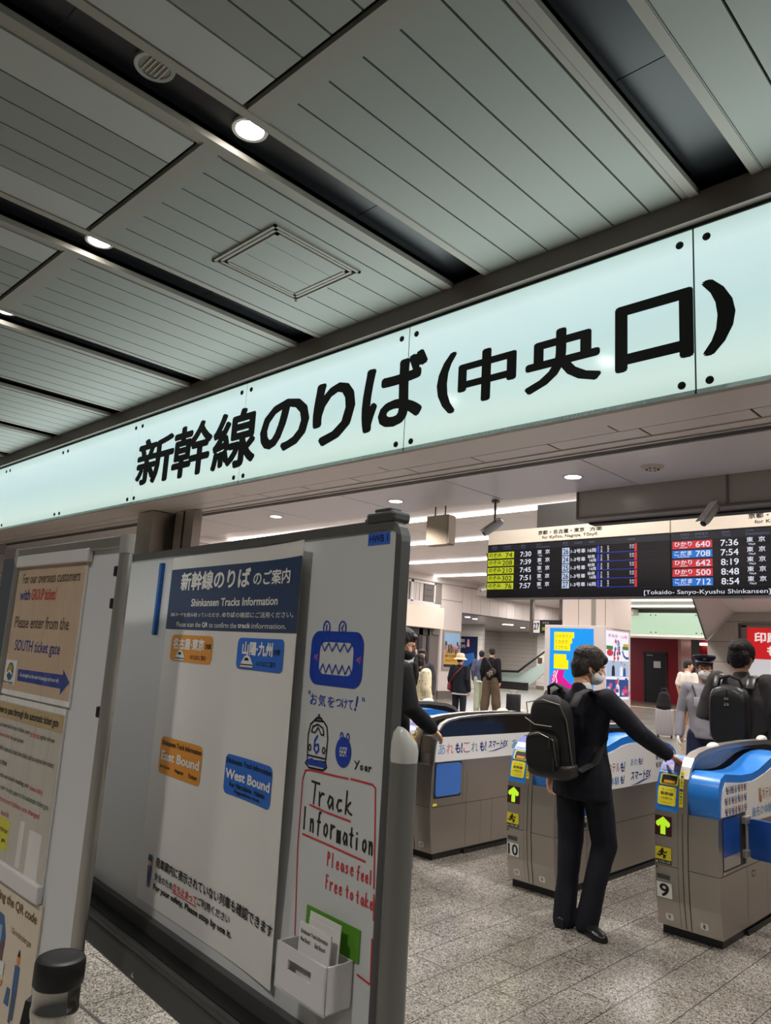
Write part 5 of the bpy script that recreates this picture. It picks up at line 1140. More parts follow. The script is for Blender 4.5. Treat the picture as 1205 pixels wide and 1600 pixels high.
letters('red_lettering', FB, [('basic fare ticket', -2.165, 1.299, -2.105, 1.314), ('an express ticket', -2.42, 1.273, -2.305, 1.289), ('please hold it', -2.12, 1.164, -2.035, 1.180), ('Any unprocessed tickets are charged', -2.40, 1.104, -2.037, 1.122), ('on the exit', -2.40, 1.075, -2.232, 1.090)], MATS['ink_red2'], t2, d=.0036, bold=.008)
letters('green_lettering', FB, [('or wait for your receipt, paper at the automatic ticket gate.', -2.40, 1.134, -1.986, 1.152)], mat('ink_green', (50, 96, 70), .5), t2, d=.0036, bold=.008)
letters('note_lettering', FB, [('At the door', -2.29, 1.035, -2.225, 1.048), ('gate', -2.26, 1.008, -2.232, 1.02)], 'ink', t2, d=.0036, bold=.008)
t3 = thing('code_poster', (-2.2, YBd-.004, .6), 'pale illustrated poster on using the code, lowest on the aluminium stand', 'poster')
mb = MB(); mb.fbox(FB, -2.46, .60, -1.950, .920, -.003, .002); obj('poster_sheet', mb, mat('poster_cream', (222, 206, 186), .5, var=.03), t3)
letters('dark_lettering', FB, [('When using the QR code', -2.36, .868, -1.970, .898, .03), ('1.Go to the ticket gate', -2.112, .815, -1.985, .834, .008)], mat('ink_ochre', (112, 86, 44), .5), t3, d=.0028)
mb = MB()
mb.poly(FB, [(-2.26, .70), (-2.15, .72), (-2.142, .80), (-2.17, .845), (-2.26, .85)], .0028, 0); mb.rect(FB, -2.16, .745, -2.145, .79, .0034, 3); mb.rect(FB, -2.21, .76, -2.17, .82, .0034, 4)
mb.poly(FB, [(-2.155, .715), (-2.125, .712), (-2.125, .745), (-2.155, .742)], .004, 5); mb.poly(FB, [(-2.14, .70), (-2.122, .706), (-2.13, .69), (-2.145, .684)], .004, 1)
mb.disc(FB, -2.045, .775, .010, .013, .003, 1); mb.poly(FB, [(-2.052, .782), (-2.036, .782), (-2.044, .80)], .0034, 2); mb.poly(FB, [(-2.06, .76), (-2.03, .762), (-2.03, .70), (-2.06, .70)], .003, 0); mb.poly(FB, [(-2.09, .70), (-2.07, .70), (-2.07, .66), (-2.10, .66)], .003, 0); mb.poly(FB, [(-2.058, .70), (-2.045, .70), (-2.046, .63), (-2.06, .63)], .0032, 6); mb.poly(FB, [(-2.042, .70), (-2.03, .70), (-2.034, .64), (-2.046, .64)], .0032, 6)
flat('illustration', mb, [mat('art_blue', (62, 98, 150), .5), mat('art_orange', (224, 140, 70), .5), 'ink', mat('art_brown', (120, 74, 50), .5), mat('art_pale', (150, 176, 200), .5), 'paper', mat('art_slate', (70, 92, 124), .5)], t3)
# wrinkled clear film over the two upper posters
mb = MB(); random.seed(2); nx, nz = 40, 44; vs = []
for j in range(nz+1):
    for i in range(nx+1):
        u = i/nx; v = j/nz; x = -2.428+.466*u; z = .955+.835*v
        w = .0030*math.sin(26*u+3*math.sin(5*v))+.0016*math.sin(61*u-4*v)+.0012*math.sin(14*v+9*u)
        top = max(0, (v-.82)/.18); w += top*.003*math.sin(44*u+2)
        vs.append(FB(x, z, .0075+w))
mb.add(vs, [(j*(nx+1)+i, j*(nx+1)+i+1, (j+1)*(nx+1)+i+1, (j+1)*(nx+1)+i) for j in range(nz) for i in range(nx)])
fm = bpy.data.materials.new('clear_film'); fm.use_nodes = True; nt = fm.node_tree; nt.nodes.remove(nt.nodes['Principled BSDF'])
tr = nt.nodes.new('ShaderNodeBsdfTransparent'); gl = nt.nodes.new('ShaderNodeBsdfGlossy'); gl.inputs['Roughness'].default_value = .09; lw = nt.nodes.new('ShaderNodeLayerWeight'); pw = nt.nodes.new('ShaderNodeMath'); pw.operation = 'POWER'; pw.inputs[1].default_value = 4; fr = nt.nodes.new('ShaderNodeMath'); fr.operation = 'MULTIPLY_ADD'; fr.inputs[1].default_value = .45; fr.inputs[2].default_value = .05; nt.links.new(lw.outputs['Facing'], pw.inputs[0]); nt.links.new(pw.outputs[0], fr.inputs[0])
mx = nt.nodes.new('ShaderNodeMixShader'); nt.links.new(fr.outputs[0], mx.inputs[0]); nt.links.new(tr.outputs[0], mx.inputs[1]); nt.links.new(gl.outputs[0], mx.inputs[2]); nt.links.new(mx.outputs[0], nt.nodes['Material Output'].inputs['Surface'])
mb.solid = False; o = obj('clear_film', mb, fm, t, 80)

# ------------------------------------------------------------------ chrome belt post in the corner
sx, sy, sz = -1.452, .694, 1.0
t = thing('belt_post', (sx, sy, 0), 'chrome queue belt post with black cap in front of the poster stand', 'belt post')
mb = MB(); mb.lathe([(.165, 0), (.165, .012), (.15, .022), (.034, .034)], (sx, sy, 0), 32); obj('base', mb, 'chrome', t, 40)
mb = MB(); mb.lathe([(.034, .03), (.034, .80)], (sx, sy, 0), 28); obj('tube', mb, 'chrome', t, 40)
mb = MB(); mb.lathe([(.038, .785), (.042, .79), (.042, .806), (.0385, .81), (.041, .816), (.041, .90), (.0425, .903), (.0425, .915), (.041, .918), (.041, .955)], (sx, sy, 0), 36); hd = obj('belt_head', mb, 'chrome', t, 40)
mb = MB(); mb.lathe([(.0415, .95), (.0445, .954), (.0445, .988), (.042, .995), (.036, .998), (.030, .997), (.0, .996)], (sx, sy, 0), 36); obj('cap', mb, mat('cap_black', (24, 24, 25), .45), hd, 40)
mb = MB(); d = Vector((-.85, -.35, 0)).normalized(); F = frame((sx, sy, 0), (-d.y, d.x, 0), (0, 0, 1))
c0 = Vector((sx, sy, 0)); s_ = Vector((-d.y, d.x, 0))
rings = []
for z, w, q in ((.822, .008, .046), (.832, .018, .054), (.88, .02, .058), (.918, .018, .054), (.928, .008, .046)): rings.append([c0+Vector((0, 0, z))+s_*a+d*b for a, b in ((-w, .032), (w, .032), (w, q), (-w, q))])
mb.loft(rings); obj('belt_clip', mb, 'blackp', hd)
# ------------------------------------------------------------------ people
CLOUD = bpy.data.textures.new('folds', 'CLOUDS'); CLOUD.noise_scale = .16; CLOUD.noise_depth = 2
FINE = bpy.data.textures.new('strands', 'CLOUDS'); FINE.noise_scale = .022; FINE.noise_depth = 1
def blob(name, mb, m, parent, Mx, voxel=.008, smooth=4, disp=0.0, tex=None, org=None):
    me = bpy.data.meshes.new('b'); me.from_pydata(mb.v, [], mb.f)
    bm = bmesh.new(); bm.from_mesh(me); bmesh.ops.recalc_face_normals(bm, faces=bm.faces); bm.to_mesh(me); bm.free()
    o = bpy.data.objects.new('b', me); COL.objects.link(o)
    r = o.modifiers.new('r', 'REMESH'); r.mode = 'VOXEL'; r.voxel_size = voxel; r.use_smooth_shade = True
    s = o.modifiers.new('s', 'SMOOTH'); s.factor = .5; s.iterations = smooth
    if disp:
        d = o.modifiers.new('d', 'DISPLACE'); d.texture = tex or CLOUD; d.strength = disp; d.mid_level = .5; d.texture_coords = 'LOCAL'
    bpy.context.view_layer.update()
    dg = bpy.context.evaluated_depsgraph_get(); nm = bpy.data.meshes.new_from_object(o.evaluated_get(dg))
    bpy.data.objects.remove(o); bpy.data.meshes.remove(me)
    nm.name = name; nm.transform(Mx); og = org if org is not None else ORG[parent.name]; nm.transform(Matrix.Translation(-og))
    nm.materials.clear(); nm.materials.append(M[m] if isinstance(m, str) else m); nm.shade_smooth()
    ob = bpy.data.objects.new(name, nm); COL.objects.link(ob); ORG[ob.name] = og
    if parent is not None: ob.parent = parent
    else: ob.location = og
    return ob
def hard(name, mb, m, parent, Mx, smooth=40):
    mb.v = [Mx @ v for v in mb.v]; return obj(name, mb, m, parent, smooth)
V = Vector
def hand(mb, wr, d, n, side, curl=25, spread=1.0, tc=1.0):
    wr, d, n = V(wr), V(d).normalized(), V(n); n = (n-d*n.dot(d)).normalized(); s = d.cross(n)*side
    mb.limb([wr-d*.02, wr+d*.02, wr+d*.06, wr+d*.088], [(.024, .019), (.031, .017), (.041, .015), (.040, .012)], ref=s, seg=12)
    for off, L in ((.031, .070), (.0105, .079), (-.0105, .073), (-.031, .058)):
        p = wr+d*.082+s*off; a = 0; pts = [p-d*.012]; dd = (d+s*off*2.4*spread).normalized()
        for k, f in enumerate((.45, .32, .25)):
            a += R(curl*(.8 if k == 0 else 1)); q = dd*math.cos(a)+n*math.sin(a); p = p+q*L*f; pts.append(p)
        mb.limb(pts, [.0098, .0093, .0085, .0070], ref=s, seg=8)
    b = wr+d*.022+s*.026; t1 = (d*.62+s*.72+n*.25*tc).normalized(); t2 = (d*.85+s*.35+n*.45*tc).normalized()
    mb.limb([b, b+t1*.042, b+t1*.042+t2*.03, b+t1*.042+t2*.052], [.015, .0125, .0105, .008], ref=n, seg=8)
BASE = dict(pelvis=(0, 0, .95), waist=(0, .0, 1.09), chest=(0, -.005, 1.27), neck=(0, -.01, 1.455), head=(0, .015, 1.602),
  shL=(-.185, -.005, 1.405), elL=(-.235, -.045, 1.135), wrL=(-.235, .035, .885), shR=(.185, -.005, 1.405), elR=(.235, -.045, 1.135), wrR=(.235, .035, .885),
  hipL=(-.09, 0, .92), knL=(-.10, .025, .50), anL=(-.10, -.02, .09), toL=(-.12, 1), hipR=(.09, 0, .92), knR=(.10, .025, .50), anR=(.10, -.02, .09), toR=(.12, 1),
  hL=((-.02, .10, -1), (1, .1, 0), 22), hR=((.02, .10, -1), (-1, .1, 0), 22), hy=0, hp=0, hr=0)
class Person:
    def __init__(s, label, loc, yaw, H, pose=None, skin='skin', vox=.007, fingers=True, name='person'):
        J = dict(BASE); J.update(pose or {}); s.J = J; s.k = H/1.72
        s.loc = V(loc); s.Mx = Matrix.Translation(s.loc) @ Matrix.Rotation(R(yaw), 4, 'Z') @ Matrix.Scale(s.k, 4)
        s.HM = (Matrix.Translation(V(J['head'])) @ Matrix.Rotation(R(J['hy']), 4, 'Z') @ Matrix.Rotation(R(-J['hp']), 4, 'X') @ Matrix.Rotation(R(J['hr']), 4, 'Y'))
        h = s.HM; r3 = h.to_3x3(); E = lambda mb, c, r: mb.ell(h @ V(c), r, r3)
        mb = MB()
        E(mb, (0, -.008, .02), (.075, .093, .098)); E(mb, (0, .022, -.03), (.064, .072, .088)); E(mb, (0, .038, -.078), (.044, .044, .036))
        mb.limb([h @ V((0, .088, .012)), h @ V((0, .102, -.012)), h @ V((0, .108, -.026))], [.008, .0105, .014], seg=10)
        for x in (-1, 1): E(mb, (x*.076, -.012, -.012), (.010, .019, .032)); E(mb, (x*.028, .082, .020), (.024, .012, .008)); E(mb, (x*.040, .068, -.030), (.024, .018, .02))
        E(mb, (0, .088, -.058), (.024, .010, .006)); E(mb, (0, .086, -.068), (.021, .011, .007))
        hb = h @ V((0, -.025, -.07)); mb.limb([J['neck'], (V(J['neck'])+hb)/2, hb], [(.062, .058), (.054, .054), (.056, .058)])
        mb.limb([J['pelvis'], J['waist'], J['chest'], V(J['neck'])-V((0, 0, .05))], [(.13, .09), (.115, .085), (.145, .095), (.08, .06)])
        for q in 'LR':
            sg = -1 if q == 'L' else 1
            mb.limb([V(J['chest'])+V((sg*.05, 0, .06)), J['sh'+q], J['el'+q], J['wr'+q]], [.05, .048, .036, .024])
            mb.limb([J['pelvis'], J['hip'+q], J['kn'+q], J['an'+q]], [.08, .078, .05, .034])
            t = V(J['to'+q]+(0,)).normalized(); a = V(J['an'+q]); mb.limb([a+V((0, 0, -.03)), a+t*.05+V((0, 0, -.05))], [.030, .022])
            if fingers: d, n, c = J['h'+q]; hand(mb, J['wr'+q], d, n, sg*J.get('thumb'+q, 1), c)
            else: d = V(J['h'+q][0]).normalized(); mb.limb([V(J['wr'+q]), V(J['wr'+q])+d*.09, V(J['wr'+q])+d*.15], [.022, .03, .018])
        s.o = blob(name, mb, skin, None, s.Mx, vox/s.k, 2, org=s.loc); tag(s.o, label, 'person')
    def top(s, m, hem=.80, hw=.185, hd=.125, sl=1.0, arm=(.068, .058, .046), name='jacket', short=False, disp=.014, vox=.010, chest=(.195, .128), waist=(.168, .118), col=.066, open_len=1.0, smooth=4):
        J = s.J; mb = MB(); pel = V(J['pelvis']); c = V(J['chest'])
        lo = pel+V((0, 0, hem-.95))
        pts = [lo, (lo+V(J['waist']))/2 if hem < .9 else lo+V((0, 0, .03)), V(J['waist']), c, c+(V(J['neck'])-c)*.62+V((0, 0, .0)), V(J['neck'])+V((0, -.004, -.012))]
        mb.limb(pts, [(hw, hd), (hw*.97, hd), waist, chest, (chest[0]*.84, chest[1]*.78), (col, col)], seg=20, cap0=.02)
        for q in 'LR':
            sg = -1 if q == 'L' else 1; sh = V(J['sh'+q]); el = V(J['el'+q]); wr = V(J['wr'+q])
            mb.limb([c+V((sg*.06, 0, .09)), sh+V((0, 0, -.012))], [.075, .066])
            if short: mb.limb([sh+V((0, 0, -.012)), sh+(el-sh)*.72], [arm[0], arm[1]*1.08])
            else: mb.limb([sh+V((0, 0, -.012)), sh+(el-sh)*.5, el, el+(wr-el)*.5, wr-(wr-el).normalized()*.005], [arm[0], (arm[0]+arm[1])/2, arm[1], (arm[1]+arm[2])/2, arm[2]])
        return blob(name, mb, m, s.o, s.Mx, vox/s.k, smooth, disp)
    def legs(s, m, w=(.10, .078, .062, .060), name='trousers', disp=.012, vox=.010, low=.03, hipw=(.165, .118)):
        J = s.J; mb = MB(); pel = V(J['pelvis']); mb.limb([pel+V((0, 0, -.06)), pel+V((0, 0, .07))], [hipw, (hipw[0]*.94, hipw[1])], seg=18)
        for q in 'LR':
            h, k, a = V(J['hip'+q]), V(J['kn'+q]), V(J['an'+q]); mb.limb([h+V((0, 0, -.02)), (h+k)/2, k, (k+a)/2, a+V((0, 0, -low))], [w[0], (w[0]+w[1])/2, w[1], w[2], w[3]])
        return blob(name, mb, m, s.o, s.Mx, vox/s.k, 4, disp)
    def shoes(s, m, sole='blackp', name='shoe', big=1.0):
        J = s.J
        for q in 'LR':
            t = V(J['to'+q]+(0,)).normalized(); a = V(J['an'+q]); g = a.z-.09; b = V((a.x, a.y, g)); x = V((t.y, -t.x, 0)); tip = J.get('tip'+q, 0)
            mb = MB(); prof = [(-.075, .026, .030, .062), (-.05, .034, .036, .072), (0, .036, .040, .078), (.06, .043, .030, .056), (.12, .046, .025, .044), (.165, .036, .020, .036), (.19, .018, .016, .028)]
            rings = []
            for y, w, hc, ht in prof:
                w *= big; lift = tip*(y+.08)
                rings.append([b+t*y+x*w*math.cos(R(i*30))+V((0, 0, hc+ht*.5*math.sin(R(i*30))+lift)) for i in range(12)])
            mb.loft(rings); mb.limb([b+V((0, 0, .06)), a+V((0, 0, .0))], [.042, .044])
            sh = blob(name, mb, m, s.o, s.Mx, .006/s.k, 3)
            mb = MB(); rr = []
            for y, w, hc, ht in prof: rr.append((y, w*big*1.03))
            pts = [(y, w) for y, w in rr]+[(y, -w) for y, w in reversed(rr)]
            top = [b+t*y+x*w+V((0, 0, .018+tip*(y+.08))) for y, w in pts]; bot = [b+t*y+x*w+V((0, 0, .001+tip*(y+.08))) for y, w in pts]
            mb.loft([bot, top]); hard('sole', mb, sole, sh, s.Mx)
    def hair(s, m, style='short', name='hair', disp=.005, extra=()):
        h = s.HM; r3 = h.to_3x3(); mb = MB(); E = lambda c, r: mb.ell(h @ V(c), r, r3)
        if style == 'short':
            E((0, -.012, .052), (.081, .096, .077)); E((0, -.048, .0), (.076, .058, .082)); E((0, .055, .076), (.062, .040, .028))
            for x in (-1, 1): E((x*.070, -.012, .035), (.014, .05, .05)); E((x*.076, .012, .008), (.006, .012, .03))
        if style == 'mop':
            E((0, -.014, .050), (.094, .110, .086)); E((0, -.050, -.006), (.090, .070, .095)); E((0, .058, .062), (.074, .048, .042)); E((0, -.06, -.07), (.062, .04, .04))
            for x in (-1, 1): E((x*.074, .0, .025), (.020, .064, .05)); E((x*.078, .03, .0), (.010, .022, .034)); E((x*.072, -.05, -.03), (.018, .035, .05))
        if style == 'long':
            E((0, -.014, .050), (.085, .100, .080)); E((0, -.050, -.02), (.082, .06, .10)); E((0, .062, .074), (.060, .034, .03))
            for x in (-1, 1): E((x*.074, .004, -.01), (.016, .045, .085))
        for c, r in extra: E(c, r)
        return blob(name, mb, m, s.o, s.Mx, .005/s.k, 2, disp, FINE)
    def face(s, mask=None, eyes=True, glasses=False, brow=True):
        h = s.HM; r3 = h.to_3x3()
        if eyes:
            mb = MB()
            for x in (-1, 1):
                mb.mi = 0; mb.ell(h @ V((x*.030, .079, .0)), (.0125, .010, .007), r3, 10, 6); mb.mi = 1; mb.ell(h @ V((x*.030, .0855, .0)), (.006, .0045, .006), r3, 8, 6)
                if brow: mb.mi = 2; mb.limb([h @ V((x*.014, .094, .021)), h @ V((x*.032, .093, .026)), h @ V((x*.046, .082, .020))], [.003, .004, .0025], seg=6)
            hard('eyes', mb, [mat('eye_white', (220, 214, 208), .3), mat('iris', (34, 22, 18), .2), 'ink'], s.o, s.Mx)
            if not mask:
                mb = MB(); mb.limb([h @ V((-.022, .094, -.062)), h @ V((0, .0985, -.064)), h @ V((.022, .094, -.062))], [.0035, .005, .0035], seg=8); hard('mouth', mb, mat('lips', (158, 92, 84), .45), s.o, s.Mx)
        if mask:
            mb = MB(); mb.ell(h @ V((0, .050, -.056)), (.066, .066, .056), r3, 20, 12); mb.ell(h @ V((0, .098, -.040)), (.020, .020, .024), r3)
            mk = blob('face_mask', mb, mask, s.o, s.Mx, .005/s.k, 3)
            for x in (-1, 1):
                mb = MB()
                for z0, z1 in ((-.025, .012), (-.085, -.035)): mb.tube([h @ V((x*.056, .055, z0)), h @ V((x*.078, .02, (z0+z1)/2)), h @ V((x*.088, -.014, z1))], .0028, 6)
                hard('ear_loop', mb, mask, mk, s.Mx)
        if glasses:
            mb = MB()
            for x in (-1, 1):
                mb.tube([h @ V((x*.031+.022*math.cos(R(a)), .098, -.002+.017*math.sin(R(a)))) for a in range(0, 360, 30)], .0018, 6, True)
                mb.tube([h @ V((x*.053, .096, .004)), h @ V((x*.078, .05, .006)), h @ V((x*.086, -.012, .006))], .0018, 6)
            mb.tube([h @ V((-.009, .1, 0)), h @ V((.009, .1, 0))], .0018, 6); hard('glasses', mb, 'blackp', s.o, s.Mx)
def fabric(name, rgb, rough=.8, b=.25, sc=220, **k): return mat(name, rgb, rough, bump=b, bscale=sc, spec=.2, **k)
hairm = mat('hair_black', (27, 22, 20), .5, bump=.9, bscale=120, bstretch=(1, 1, .25), spec=.4)
hairb = mat('hair_brown', (52, 40, 33), .5, bump=.9, bscale=120, bstretch=(1, 1, .25), spec=.4)
maskm = mat('mask_white', (232, 230, 228), .6)
def rbox_rings(w, h, d, c, taper=.9, n=12, e=3.2):   # upright soft box: width x, depth y, height z
    rings = []
    for i in range(n+1):
        v = -1+2*i/n; k = (1-abs(v)**5)**.35 if abs(v) < 1 else 0.05; k = max(k, .35)
        tw = w/2*k*(1-(1-taper)*(v+1)/2); td = d/2*k*(1-(1-taper)*(v+1)/2*.6)
        ring = []
        for a in range(28):
            q = 2*math.pi*a/28; cx, cy = math.cos(q), math.sin(q)
            ring.append(V(c)+V((math.copysign(abs(cx)**(2/e), cx)*tw, math.copysign(abs(cy)**(2/e), cy)*td, v*h/2)))
        rings.append(ring)
    return rings

# --- suited man with the black backpack
p = Person('person in a dark navy suit and black shoes tapping ticket gate number 9', (-2.53, 4.49, 0), -6, 1.70,
  dict(hy=-38, hp=16, head=(.02, .045, 1.598), elR=(.335, .125, 1.20), wrR=(.385, .36, 1.075), hR=((.18, .75, -.30), (-.15, -.3, -1), 14), elL=(-.245, -.05, 1.135), wrL=(-.255, .0, .885),
       knL=(-.085, .01, .50), anL=(-.07, -.07, .09), toL=(-.25, 1), knR=(.125, .07, .50), anR=(.075, -.04, .095), toR=(.93, -.36), hipR=(.09, .01, .92)), vox=.0045)
suit = fabric('suit_navy', (25, 26, 34), .75, .2, 300)
p.top(suit, hem=.775, hw=.205, hd=.145, arm=(.072, .060, .048)); p.legs(suit, (.100, .082, .069, .070), low=.055); p.shoes(mat('shoe_black', (20, 19, 18), .3)); p.hair(mat('hair_grey', (46, 38, 33), .5, bump=.9, bscale=120, bstretch=(1, 1, .25), spec=.4), 'mop'); p.face(maskm)
mb = MB(); mb.limb([V(p.J['neck'])+V((0, -.002, -.02)), V(p.J['neck'])+V((.004, .003, -.004))], [(.066, .064), (.064, .062)], seg=20); blob('shirt_collar', mb, mat('shirt_white', (222, 220, 216), .7), p.o, p.Mx, .005, 2)

def straps(t, Mx, x, zt, back, m, w=.032):
    for sg in (-1, 1):
        mb = MB(); pts = [(sg*x, back, zt-.02), (sg*x, back*.55, zt+.055), (sg*(x+.005), 0, zt+.075), (sg*(x+.012), .085, zt+.03), (sg*(x+.02), .135, zt-.09), (sg*(x+.035), .12, zt-.23), (sg*(x+.06), -.02, zt-.36), (sg*(x+.03), back, zt-.40)]
        mb.limb(pts, [(w, .008)]*8, ref=(1, 0, 0), seg=10); hard('strap', mb, m, t, Mx, 60)
t = thing('backpack', tuple(p.Mx @ V((0, -.22, .93))), 'black zipped backpack worn over the navy suit', 'backpack')
cv = fabric('pack_black', (26, 25, 25), .6, .3, 260); lt = mat('pack_leather', (40, 36, 33), .4, bump=.2, bscale=90)
MxT = p.Mx @ Matrix.Translation((0, -.02, 0)) @ Matrix.Rotation(R(4), 4, 'X')
mb = MB(); mb.loft(rbox_rings(.315, .50, .17, (0, -.215, 1.17), .84)); hard('pack_body', mb, cv, t, MxT, 60)
mb = MB(); mb.loft(rbox_rings(.25, .24, .06, (-.005, -.305, 1.085), .95)); pk = hard('front_pocket', mb, cv, t, MxT, 60)
mb = MB(); mb.loft(rbox_rings(.322, .11, .178, (0, -.215, .975), 1.02)); hard('leather_base', mb, lt, t, MxT, 60)
mb = MB(); mb.tube([(-.15, -.26, 1.30), (-.13, -.295, 1.37), (0, -.30, 1.40), (.12, -.285, 1.375), (.142, -.25, 1.28), (.155, -.235, 1.10), (.158, -.225, 1.02)], .0035, 6); hard('zipper', mb, mat('zip_steel', (126, 120, 108), .3, .8), t, MxT)
mb = MB(); mb.tube([(-.13, -.31, 1.28), (-.05, -.318, 1.245), (.08, -.318, 1.245)], .003, 6); mb.tube([(-.115, -.338, 1.17), (0, -.345, 1.205), (.105, -.338, 1.17), (.12, -.33, 1.02)], .0028, 6); hard('pocket_zipper', mb, 'zip_steel' if 'zip_steel' in M else MATS['zip_steel'], t, MxT)
mb = MB(); mb.box(.075, -.347, 1.12, .083, -.342, 1.19); mb.box(.100, -.344, .99, .107, -.339, 1.06); hard('zip_pull', mb, lt, t, MxT)
mb = MB(); mb.tube([(-.055, -.16, 1.40), (-.05, -.17, 1.465), (0, -.172, 1.49), (.05, -.17, 1.465), (.055, -.16, 1.40)], .011, 8); hard('handle', mb, cv, t, MxT)
straps(t, MxT, .115, 1.372, -.15, cv)

# --- tall man with the smooth black backpack, past the gates on the right
p = Person('person in a charcoal jacket with black hair seen from behind past the gates', (-2.37, 6.92, 0), 4, 1.87,
  dict(hy=-14, hp=4, elL=(-.285, -.03, 1.13), wrL=(-.13, .22, 1.10), hL=((.6, .6, .1), (.3, -.2, -1), 30), elR=(.30, -.02, 1.12), wrR=(.15, .23, 1.04), hR=((-.6, .6, .1), (-.3, -.2, -1), 30)))
jk = fabric('jacket_charcoal', (72, 69, 66), .85, .3, 260)
p.top(jk, hem=.84, hw=.20, hd=.14, arm=(.082, .072, .055), chest=(.215, .14), waist=(.195, .135), disp=.02); p.legs(fabric('trousers_black', (26, 26, 30), .8)); p.shoes(MATS['shoe_black']); p.hair(hairm, 'mop'); p.face(None, eyes=True, brow=True)
t = thing('backpack', tuple(p.Mx @ V((0, -.22, .93))), 'smooth black leather backpack worn over the charcoal jacket', 'backpack')
MxT = p.Mx @ Matrix.Translation((-.02, -.045, .02)); pl = mat('pack_smooth', (22, 21, 21), .38, bump=.1, bscale=60)
mb = MB(); mb.loft(rbox_rings(.30, .46, .16, (0, -.21, 1.12), .96, e=4)); hard('pack_body', mb, pl, t, MxT, 60)
mb = MB(); mb.loft(rbox_rings(.26, .41, .03, (0, -.292, 1.11), .96, e=4)); fr_ = hard('front_panel', mb, pl, t, MxT, 60)
mb = MB(); mb.box(-.003, -.312, 1.19, .003, -.306, 1.31); hard('flap_seam', mb, 'blackp', fr_, MxT)
mb = MB(); mb.box(-.018, -.318, 1.195, .018, -.306, 1.215, .003); mb.box(-.018, -.318, 1.24, .018, -.306, 1.255, .003); hard('buckle', mb, 'chrome', fr_, MxT)
mb = MB(); mb.tube([(-.09, -.2, 1.335), (-.07, -.215, 1.395), (0, -.22, 1.42), (.07, -.215, 1.395), (.09, -.2, 1.335)], .011, 8); hard('handle', mb, pl, t, MxT)
straps(t, MxT, .12, 1.352, -.13, pl, .034)

# --- man in black at the left, hand on gate 11
p = Person('person in black with glasses and short hair reaching onto gate number 11', (-4.21, 4.50, 0), -28, 1.80,
  dict(hy=-22, hp=20, head=(.0, .055, 1.592), neck=(0, .01, 1.452), elR=(.27, .04, 1.13), wrR=(.20, .235, .985), hR=((-.1, .75, -.5), (-.2, -.5, -1), 24), elL=(-.25, -.02, 1.14), wrL=(-.2, .15, .95)), vox=.005)
bk = fabric('shirt_black', (24, 24, 27), .8); p.top(bk, hem=.86, hw=.18, arm=(.074, .066, .055), disp=.02); p.legs(fabric('trousers_black', (26, 26, 30), .8)); p.shoes(MATS['shoe_black']); p.hair(hairm, 'short'); p.face(mat('mask_black', (30, 28, 28), .7), glasses=True)

# --- station officer facing the viewer
p = Person('person in a station officer cap, white mask and grey uniform facing the viewer', (-3.28, 8.45, 0), 196, 1.74,
  dict(elL=(-.27, -.03, 1.13), wrL=(-.15, .17, 1.06), elR=(.25, -.03, 1.13), wrR=(.265, .06, .89), hy=6, knR=(.13, .06, .5), anR=(.16, -.02, .09)))
un = fabric('uniform_grey', (150, 148, 156), .75); p.top(un, hem=.88, hw=.17, arm=(.064, .055, .044), name='uniform_shirt'); p.legs(fabric('trousers_navy', (34, 40, 66), .75), (.10, .08, .065, .062)); p.shoes(MATS['shoe_black']); p.hair(hairm, 'short'); p.face(maskm)
mb = MB()
for q in 'LR':
    sg = -1 if q == 'L' else 1; d, n, c = p.J['h'+q]; hb = MB(); hand(hb, p.J['wr'+q], d, n, sg, c); cc = V(p.J['wr'+q])
    mb.add([v+(v-cc-V(d).normalized()*.07)*.06 for v in hb.v], hb.f)
blob('glove', mb, maskm, p.o, p.Mx, .005, 2)
h = p.HM
mb = MB(); rings = []
for z, rx, ry, dy in ((.052, .088, .102, -.008), (.062, .089, .103, -.008), (.09, .091, .105, -.004), (.105, .108, .122, .0), (.128, .118, .132, .004), (.142, .108, .122, .006), (.147, .06, .07, .006)):
    rings.append([h @ V((rx*math.cos(R(i*12)), dy+ry*math.sin(R(i*12)), z)) for i in range(30)])
mb.loft(rings); cap = hard('cap', mb, fabric('cap_navy', (30, 38, 62), .6), p.o, p.Mx, 50)
mb = MB(); mb.loft([[h @ V((rx*math.cos(R(i*12)), -.008+ry*math.sin(R(i*12)), z)) for i in range(30)] for z, rx, ry in ((.066, .0905, .1045), (.086, .0925, .1065))]); hard('cap_band', mb, maskm, cap, p.Mx, 50)
mb = MB(); a = [(.082*math.cos(R(t_)), .062+.075*math.sin(R(t_))) for t_ in range(0, 181, 15)]
mb.loft([[h @ V((x, y, .058-.28*max(0, y-.07)+dz)) for x, y in a] for dz in (-.003, .003)]); hard('visor', mb, 'blackp', cap, p.Mx)
mb = MB(); mb.ell(h @ V((0, .118, .102)), (.016, .006, .014), h.to_3x3()); hard('badge', mb, mat('badge_metal', (150, 140, 110), .3, .8), cap, p.Mx)
mb = MB(); mb.limb([(-.09, .11, 1.36), (-.10, .138, 1.2), (-.07, .145, 1.12)], [.012, .010, .010]); mb.box(-.115, .135, 1.16, -.03, .16, 1.28, .006); mb.box(.04, .13, 1.2, .10, .15, 1.3, .005); hard('chest_vest', mb, mat('vest_pale', (176, 174, 178), .6), p.o, p.Mx)
mb = MB(); mb.limb([(-.12, .07, 1.42), (-.10, .125, 1.32), (-.06, .14, 1.2)], [.007]*3); mb.limb([(.12, .07, 1.42), (.09, .125, 1.32), (.05, .14, 1.2)], [.007]*3); hard('lanyard', mb, 'blackp', p.o, p.Mx)

